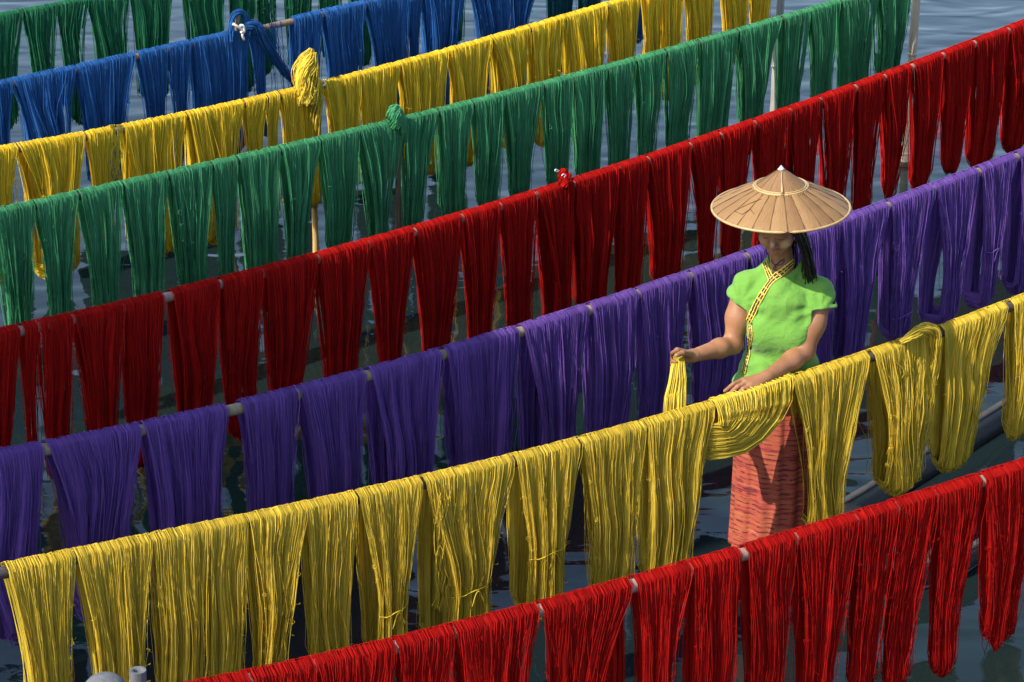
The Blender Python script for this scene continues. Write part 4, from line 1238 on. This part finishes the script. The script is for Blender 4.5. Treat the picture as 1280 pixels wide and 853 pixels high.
skirt = link('skirt', make_skirt(), M_SKIRT, person)
md = skirt.modifiers.new('cloth', 'SOLIDIFY'); md.thickness = 0.004; md.offset = -1

# ------------------------------------------------------------------ the conical hat
HAT_C = at(976, 258.5, 9.045)
M_LEAF = []
for nm, c1, c2 in (('hat_leaf_a', (0.140, 0.074, 0.023), (0.235, 0.132, 0.046)), ('hat_leaf_b', (0.115, 0.058, 0.018), (0.205, 0.110, 0.038)), ('hat_leaf_c', (0.165, 0.088, 0.029), (0.26, 0.152, 0.057))):
    M_LEAF.append(wood_mat(nm, c1, c2, scale=(9, 260, 60), rough=0.6, bump=0.6))
M_HATRIM = wood_mat('hat_rim_cane', (0.27, 0.175, 0.068), (0.40, 0.28, 0.13), scale=(40, 40, 40), rough=0.5)
M_STITCH = plain_mat('dark_hat_stitching', (0.05, 0.028, 0.012), (0.11, 0.06, 0.025), 60)
M_CAP = plain_mat('pale_hat_tip', (0.34, 0.36, 0.40), (0.50, 0.52, 0.56), 40, 0.4)
hat = empty('conical_hat', HAT_C)
hat.rotation_euler = (R(2.0), R(-1.8), R(0))
tag(hat, 'wide conical straw hat shading the woman in green', 'hat')
def hat_z(r_):      # outline: steep crown, flatter dipping brim
    return np.interp(r_, [0, 0.03, 0.06, 0.085, 0.098, 0.15, 0.20, 0.24, 0.262], [0.156, 0.134, 0.110, 0.092, 0.083, 0.060, 0.034, 0.012, -0.004])
NP = 24
rr = np.linspace(0.097, 0.259, 9)
for kind in range(3):
    pass
panel_mesh = []
for kind in range(3):
    da = math.pi / NP
    G = np.zeros((9, 5, 3))
    for i, r_ in enumerate(rr):
        for j, f in enumerate(np.linspace(-1, 1, 5)):
            a = f * da * 0.965
            G[i, j] = (r_ * math.cos(a), r_ * math.sin(a), hat_z(r_) + 0.0022 * (1 - f * f) + (0.0006 * kind if j == 2 else 0) + 0.001 * math.sin(9 * r_ * 10 + kind))
    panel_mesh.append(Pack().grid(G).mesh('panel'))
    panel_mesh[-1].materials.append(M_LEAF[kind])
under = Pack()
for i in range(NP):
    o = bpy.data.objects.new('panel', panel_mesh[int(rng.integers(0, 3))])
    COL.objects.link(o); o.parent = hat
    o.rotation_euler = (0, 0, 2 * math.pi * (i + 0.5) / NP)
    o.location = (0, 0, rng.normal(0, 0.0006))
# inner lining, seen between the leaves as dark seams and from below
ang = np.linspace(0, 2 * math.pi, 96, endpoint=False)
rl = np.concatenate([np.linspace(0.004, 0.1, 6), np.linspace(0.11, 0.258, 8)])
G = np.stack([np.stack([r_ * np.cos(ang), r_ * np.sin(ang), 0 * ang + hat_z(r_) - 0.004], 1) for r_ in rl])
pk = Pack().grid(np.transpose(G, (1, 0, 2)), True, False)
pk.build('lining', M_STITCH, hat)
# ribs of dark stitching between the leaves
pk = Pack()
for i in range(NP):
    a = 2 * math.pi * i / NP
    pts = np.stack([rr * math.cos(a), rr * math.sin(a), hat_z(rr) + 0.0012], 1)
    pk.tube(pts, 0.0011, 4)
pk.build('stitched_seams', M_STITCH, hat)
def ring(radius, z, r_, name, mat, n=72, wav=0.0):
    a = np.linspace(0, 2 * math.pi, n, endpoint=False)
    P = np.stack([radius * np.cos(a), radius * np.sin(a), z + wav * np.sin(9 * a)], 1)
    return Pack().tube(P, r_, 8, closed=True).build(name, mat, hat)
ring(0.2605, hat_z(0.2605) + 0.0005, 0.0052, 'rim', M_HATRIM)
ring(0.101, hat_z(0.101) + 0.003, 0.0048, 'crown_band', M_HATRIM)
ring(0.0945, hat_z(0.0945) + 0.0045, 0.0030, 'crown_band', M_HATRIM)
pk = Pack()
for i in range(70):                                  # binding stitches under the band
    a = 2 * math.pi * i / 70
    d = np.array([math.cos(a), math.sin(a), 0])
    pk.tube([d * 0.1055 + np.array([0, 0, hat_z(0.1055) + 0.0035]), d * 0.110 + np.array([0, 0, hat_z(0.110) + 0.0028])], 0.0016, 4)
pk.build('binding_stitches', M_HATRIM, hat)
# crown: overlapping leaves wound round a cone
NC = 12
rc = np.linspace(0.012, 0.097, 8)
G = np.zeros((8, 5, 3))
for i, r_ in enumerate(rc):
    for j, f in enumerate(np.linspace(-1, 1, 5)):
        a = f * math.pi / NC * 1.06
        G[i, j] = (r_ * math.cos(a), r_ * math.sin(a), hat_z(r_) + 0.003 + 0.0010 * f)
cm = Pack().grid(G).mesh('crown_leaf'); cm.materials.append(M_LEAF[1])
for i in range(NC):
    o = bpy.data.objects.new('crown_leaf', cm); COL.objects.link(o); o.parent = hat
    o.rotation_euler = (0, 0, 2 * math.pi * (i + 0.3) / NC)
Pack().tube([(0, 0, hat_z(0.013) + 0.004), (0, 0, 0.156), (0, 0, 0.163), (0, 0, 0.166)], np.array([0.015, 0.009, 0.004, 0.001]), 14).build('pale_tip', M_CAP, hat)
a = -math.pi / 2 - 0.05
pts = np.array([(r_ * math.cos(a), r_ * math.sin(a), hat_z(r_) + 0.0055) for r_ in np.linspace(0.02, 0.094, 6)])
Pack().tube(pts, np.array([2.4, 2.2, 2.0, 3.2, 5.0, 5.2]) * 0.001, 6).build('pale_strip', M_HATRIM, hat)
# zigzag of stitching on one side of the brim
zig = [(-2.25, 0.13), (-2.62, 0.215), (-2.40, 0.215), (-2.34, 0.185), (-2.16, 0.205)]
pts = np.array([(r_ * math.cos(a), r_ * math.sin(a), hat_z(r_) + 0.0035) for a, r_ in zig])
dense = np.vstack([pts[i] + (pts[i + 1] - pts[i]) * k for i in range(4) for k in np.linspace(0, 1, 8)[:-1]])
dense[:, 2] = hat_z(np.hypot(dense[:, 0], dense[:, 1])) + 0.0035
Pack().tube(dense, 0.0012, 4).build('zigzag_stitch', M_STITCH, hat)

# ------------------------------------------------------------------ the skein she lifts
def held_skein():
    r = ROWS['Y1']
    N, T = 170, 34
    u = np.sort(rng.uniform(0, 1, N))
    hand = at(848, 449, 8.838)
    Q = np.zeros((N, T, 3))
    for i in range(N):
        px = 890 + 98 * u[i]
        s = r.s_top(px); z = r.zc(s); R0 = r.rp + 0.004 + rng.uniform(0, 0.012)
        s_lo = r.s_top(884 + 6 * rng.normal() * 0.3)
        dr = 0.02 + 0.16 * u[i] ** 1.2 + rng.normal(0, 0.004)          # how far this thread sags
        pts = []
        for th in (0.1, 0.32, 0.55, 0.78):
            pts.append(r.world(s, -R0 * math.cos(math.pi * th), z + R0 * math.sin(math.pi * th)))
        s_mid = s + (s_lo - s) * 0.5
        jn = rng.uniform(0, 0.02)
        pts.append(r.world(s + (s_lo - s) * 0.10, R0 + 0.006 + jn, z - 0.02 - dr * 0.35))
        pts.append(r.world(s_mid, R0 + 0.016 + jn, z - 0.03 - dr * 0.92))
        pts.append(r.world(s_lo + 0.03, R0 + 0.010 + jn * 0.6, z - 0.03 - dr * (0.98)))
        pts.append(r.world(s_lo - 0.03, 0.012, z - 0.03 - dr * 0.90))
        lat = (u[i] - 0.5)
        pts.append(r.world(s_lo - 0.06, -0.05, z - 0.02 - dr * 0.35))
        hx = hand + np.array([0.034 * lat + rng.normal(0, 0.003), rng.normal(0, 0.008), 0])
        low = r.world(r.s_top(861 + 26 * lat), -0.075 - 0.02 * rng.uniform(), 1.17 + ZS)
        pts.append(low + np.array([0, 0, -0.06]))
        pts.append(low * 0.55 + hx * 0.45 + np.array([0.004, 0, 0.006]))
        pts.append(hx + np.array([0, -0.004, 0.006 + rng.normal(0, 0.002)]))
        pts.append(hx + np.array([0, 0.012, -0.004]))
        low2 = r.world(r.s_top(864 + 22 * lat), -0.095, 1.15 + ZS)
        pts.append(low2 * 0.45 + hx * 0.55 + np.array([0.0, 0.016, 0]))
        pts.append(low2)
        pts.append(r.world(s_lo + 0.01, -0.085, z - 0.13))
        pts.append(r.world(s + (s_lo - s) * 0.3, -0.06, z - 0.12))
        pts.append(r.world(s + (s_lo - s) * 0.05, -R0 - 0.008, z - 0.05))
        P = np.array(pts); P = np.vstack([P, P[:1]])
        Q[i] = smooth_path(P, T + 1)[:-1] + np.array([rng.normal(0, 0.0012), 0, rng.normal(0, 0.0012)])
    base = r.world(r.s_top(935), 0, r.zc(r.s_top(935)))
    tone = rng.normal(1, 0.14, N).clip(0.6, 1.4)
    pk = Pack()
    v, q, tn = tubes(Q - base, rng.uniform(0.8, 1.2, N) * 0.0015, True, 3, tone, ref=(0.3, 0.3, 0.9))
    pk.add(v, q, None, tn)
    # packed inner threads: neighbouring threads joined to a skin
    M = 30
    sel = np.linspace(0, N - 1, M).astype(int)
    C = np.array([Q[max(0, i - 4):i + 5].mean(0) for i in sel]) - base
    idx = np.arange(M * T).reshape(M, T); nx = np.roll(idx, -1, 1)
    q = np.stack([idx[:-1], idx[1:], nx[1:], nx[:-1]], -1).reshape(-1, 4)
    pk.add(C.reshape(-1, 3), q, None, np.full(M * T, 0.9))
    tag(pk.build('yarn_skein', YARN['yellow'], None, True, base), 'swept yellow skein the woman is lifting off the pole', 'yarn skein', DESC['Y1'][2])
held_skein()

# ------------------------------------------------------------------ the boat
def make_boat():
    g1, g2 = at_z(1049, 630, 0.115), at_z(1258, 500, 0.115)
    ax_ = g2 - g1; ax_[2] = 0; ax_ /= np.linalg.norm(ax_)
    nr = np.array([ax_[1], -ax_[0], 0])             # towards the camera side
    W = 0.66
    root_p = g1 * 1.0; root_p[2] = 0
    boat = empty('long_boat', root_p)
    tag(boat, 'long dark wooden boat the woman stands in', 'boat')
    # station positions along the axis; 0 = first gunwale point; tip is behind the front red pole
    st = np.linspace(-0.95, 5.2, 40)
    def half(x):
        k = np.clip((x + 0.95) / 0.9, 0, 1)
        k2 = np.clip((5.2 - x) / 1.2, 0, 1)
        return (0.5 - 0.34 * (1 - k) ** 2) * W * (0.35 + 0.65 * k2 ** 0.6)
    def sec(x, v, side):
        """hull point: v 0 = gunwale, 1 = bottom centre; side -1 far, +1 near"""
        hw = half(x)
        rise = 0.05 * (np.clip(0.2 - x, 0, 2)) ** 1.5 + 0.04 * np.clip(x - 3.4, 0, 3) ** 1.5
        y = W / 2 - 0.24 * np.clip(-x / 0.9, 0, 1) ** 1.3 + side * hw * (1 - 0.22 * v) * (1 if v < 0.85 else (1 - v) / 0.15 * 0.9)
        z = 0.112 - 0.26 * min(v / 0.85, 1) + rise
        return ax_ * x + nr * y + UPV * z
    for side in (-1, 1):
        for a, b in ((0.0, 0.36), (0.37, 0.70), (0.71, 1.0)):
            vs_ = np.linspace(a, b, 4)
            Go = np.array([[sec(x, v, side) for v in vs_] for x in st])
            Gi = Go - nr * side * 0.022 * (1 if b < 0.9 else 0.3) + UPV * (0.0 if b < 0.9 else 0.02)
            loop = np.concatenate([Go, Gi[:, ::-1]], 1)
            Pack().grid(loop, False, True).build('hull_plank', M_BOAT, boat)
        P = np.array([sec(x, 0.0, side) - nr * side * 0.011 + UPV * 0.008 for x in st])
        rail = np.stack([P + nr * dx + UPV * dz for dx, dz in ((-0.015, -0.010), (0.015, -0.010), (0.013, 0.008), (-0.013, 0.008))], 1)
        Pack().grid(rail, False, True).build('gunwale', M_BOATEDGE, boat)
    for i in range(5):                                # floor boards
        y0 = W / 2 - 0.20 + 0.082 * i
        Pack().box((-0.2, 0, 0.0), (4.2, 0.076, 0.022))
        v = []
        for x in (-0.15, 4.3):
            for dy in (0, 0.076):
                for z in (-0.055, -0.033): v.append(ax_ * x + nr * (y0 + dy) + UPV * (z + 0.002 * (i % 2)))
        v = np.array(v); q = [(0, 1, 3, 2), (4, 6, 7, 5), (0, 4, 5, 1), (2, 3, 7, 6), (1, 5, 7, 3), (0, 2, 6, 4)]
        Pack().add(v, q).build('floor_board', M_BOAT, boat, False)
    for x0, x1, z0 in ((-0.80, -0.60, 0.075), (-0.595, -0.40, 0.077), (-0.395, -0.20, 0.074), (-0.195, 0.02, 0.076), (1.5, 1.7, 0.06), (3.0, 3.2, 0.06)):   # foredeck boards under her feet, thwarts
        v = []
        for x in (x0, x1):
            hw = half(x) - 0.03
            for dy in (-hw, hw):
                for z in (z0 + 0.022, z0 + 0.046): v.append(ax_ * x + nr * (W / 2 - 0.24 * np.clip(-x / 0.9, 0, 1) ** 1.3 + dy) + UPV * z)
        q = [(0, 1, 3, 2), (4, 6, 7, 5), (0, 4, 5, 1), (2, 3, 7, 6), (1, 5, 7, 3), (0, 2, 6, 4)]
        Pack().add(np.array(v), q).build('deck_board' if x1 < 0.5 else 'thwart', M_BOAT, boat, False)
    feet = (WOMAN - root_p)
    print('boat frame feet:', feet @ ax_, feet @ nr, 'dir', ax_)
make_boat()

# ------------------------------------------------------------------ added unseen house, placed and sized so its roof shades the near row ends
M_THATCH = wood_mat('thatch', (0.14, 0.10, 0.055), (0.30, 0.22, 0.12), scale=(60, 60, 8), rough=0.9, bump=0.6)
M_HOUSEWOOD = wood_mat('house_planks', (0.10, 0.065, 0.04), (0.22, 0.15, 0.09), scale=(30, 30, 3))
def make_shade_house():
    sd = np.array([toward.x, toward.y, toward.z]); sd = sd / sd[2]
    zt = 6.3
    a = at_z(405, 318, 1.1) + sd * (zt - 1.1); b = at_z(630, 413, 1.1) + sd * (zt - 1.1)  # eave traced back towards the sun from the wanted shade edge
    e = b - a; e[2] = 0; L = np.linalg.norm(e); e /= L
    o = np.array([e[1], -e[0], 0.0])
    if o[0] > 0: o = -o                              # away from the poles
    a = a - e * 1.0; L += 1.15
    W = 2.5
    root = a.copy(); root[2] = 0
    house = empty('shade_house', root)
    tag(house, 'unseen thatched stilt house added to shade the near ends of the poles', 'house')
    q = a - root
    for side in (0, 1):
        G = []
        for k in np.linspace(0, 1, 8):
            x = k * W / 2 if side == 0 else W - k * W / 2
            z = zt + 1.15 * k - 0.12 * math.sin(math.pi * k)
            G.append([e * l + o * x + np.array([0, 0, z]) for l in np.linspace(0, L, 14)])
        G = np.array(G)
        Gl = G - np.array([0, 0, 0.13])
        Pack().grid(np.concatenate([G, Gl[::-1]], 0), True, False).build('roof', M_THATCH, house, False)
    def board(p, dx, dy, dz, name):
        v = np.array([p + dx * i + dy * j + dz * k for i in (0, 1) for j in (0, 1) for k in (0, 1)])
        Pack().add(v, [(0, 1, 3, 2), (4, 6, 7, 5), (0, 4, 5, 1), (2, 3, 7, 6), (1, 5, 7, 3), (0, 2, 6, 4)]).build(name, M_HOUSEWOOD, house, False)
    for l in np.linspace(0.35, L - 0.45, 4):
        for x in (0.55, W - 0.55):
            board(e * l + o * x + np.array([0, 0, -0.4]), e * 0.11, o * 0.11, np.array([0, 0, zt + 0.5]), 'post')
    for i in range(int((L - 0.8) / 0.21)):
        board(e * (0.4 + 0.21 * i) + o * 0.72, e * 0.2, o * 0.025, UPV * 2.35, 'wall_plank')
    for ch in house.children:
        if ch.name.startswith('wall_plank'):
            ch.location.z = 1.55
            up = ch.copy(); COL.objects.link(up); up.location.z = 3.92
    board(e * 0.3 + o * 0.6 + UPV * 1.42, e * (L - 0.6), o * (W - 1.2), UPV * 0.06, 'floor')
make_shade_house()

print('skeins', COUNT[0], 'tris', sum(sum(len(p.vertices) - 2 for p in me.polygons) for me in bpy.data.meshes))
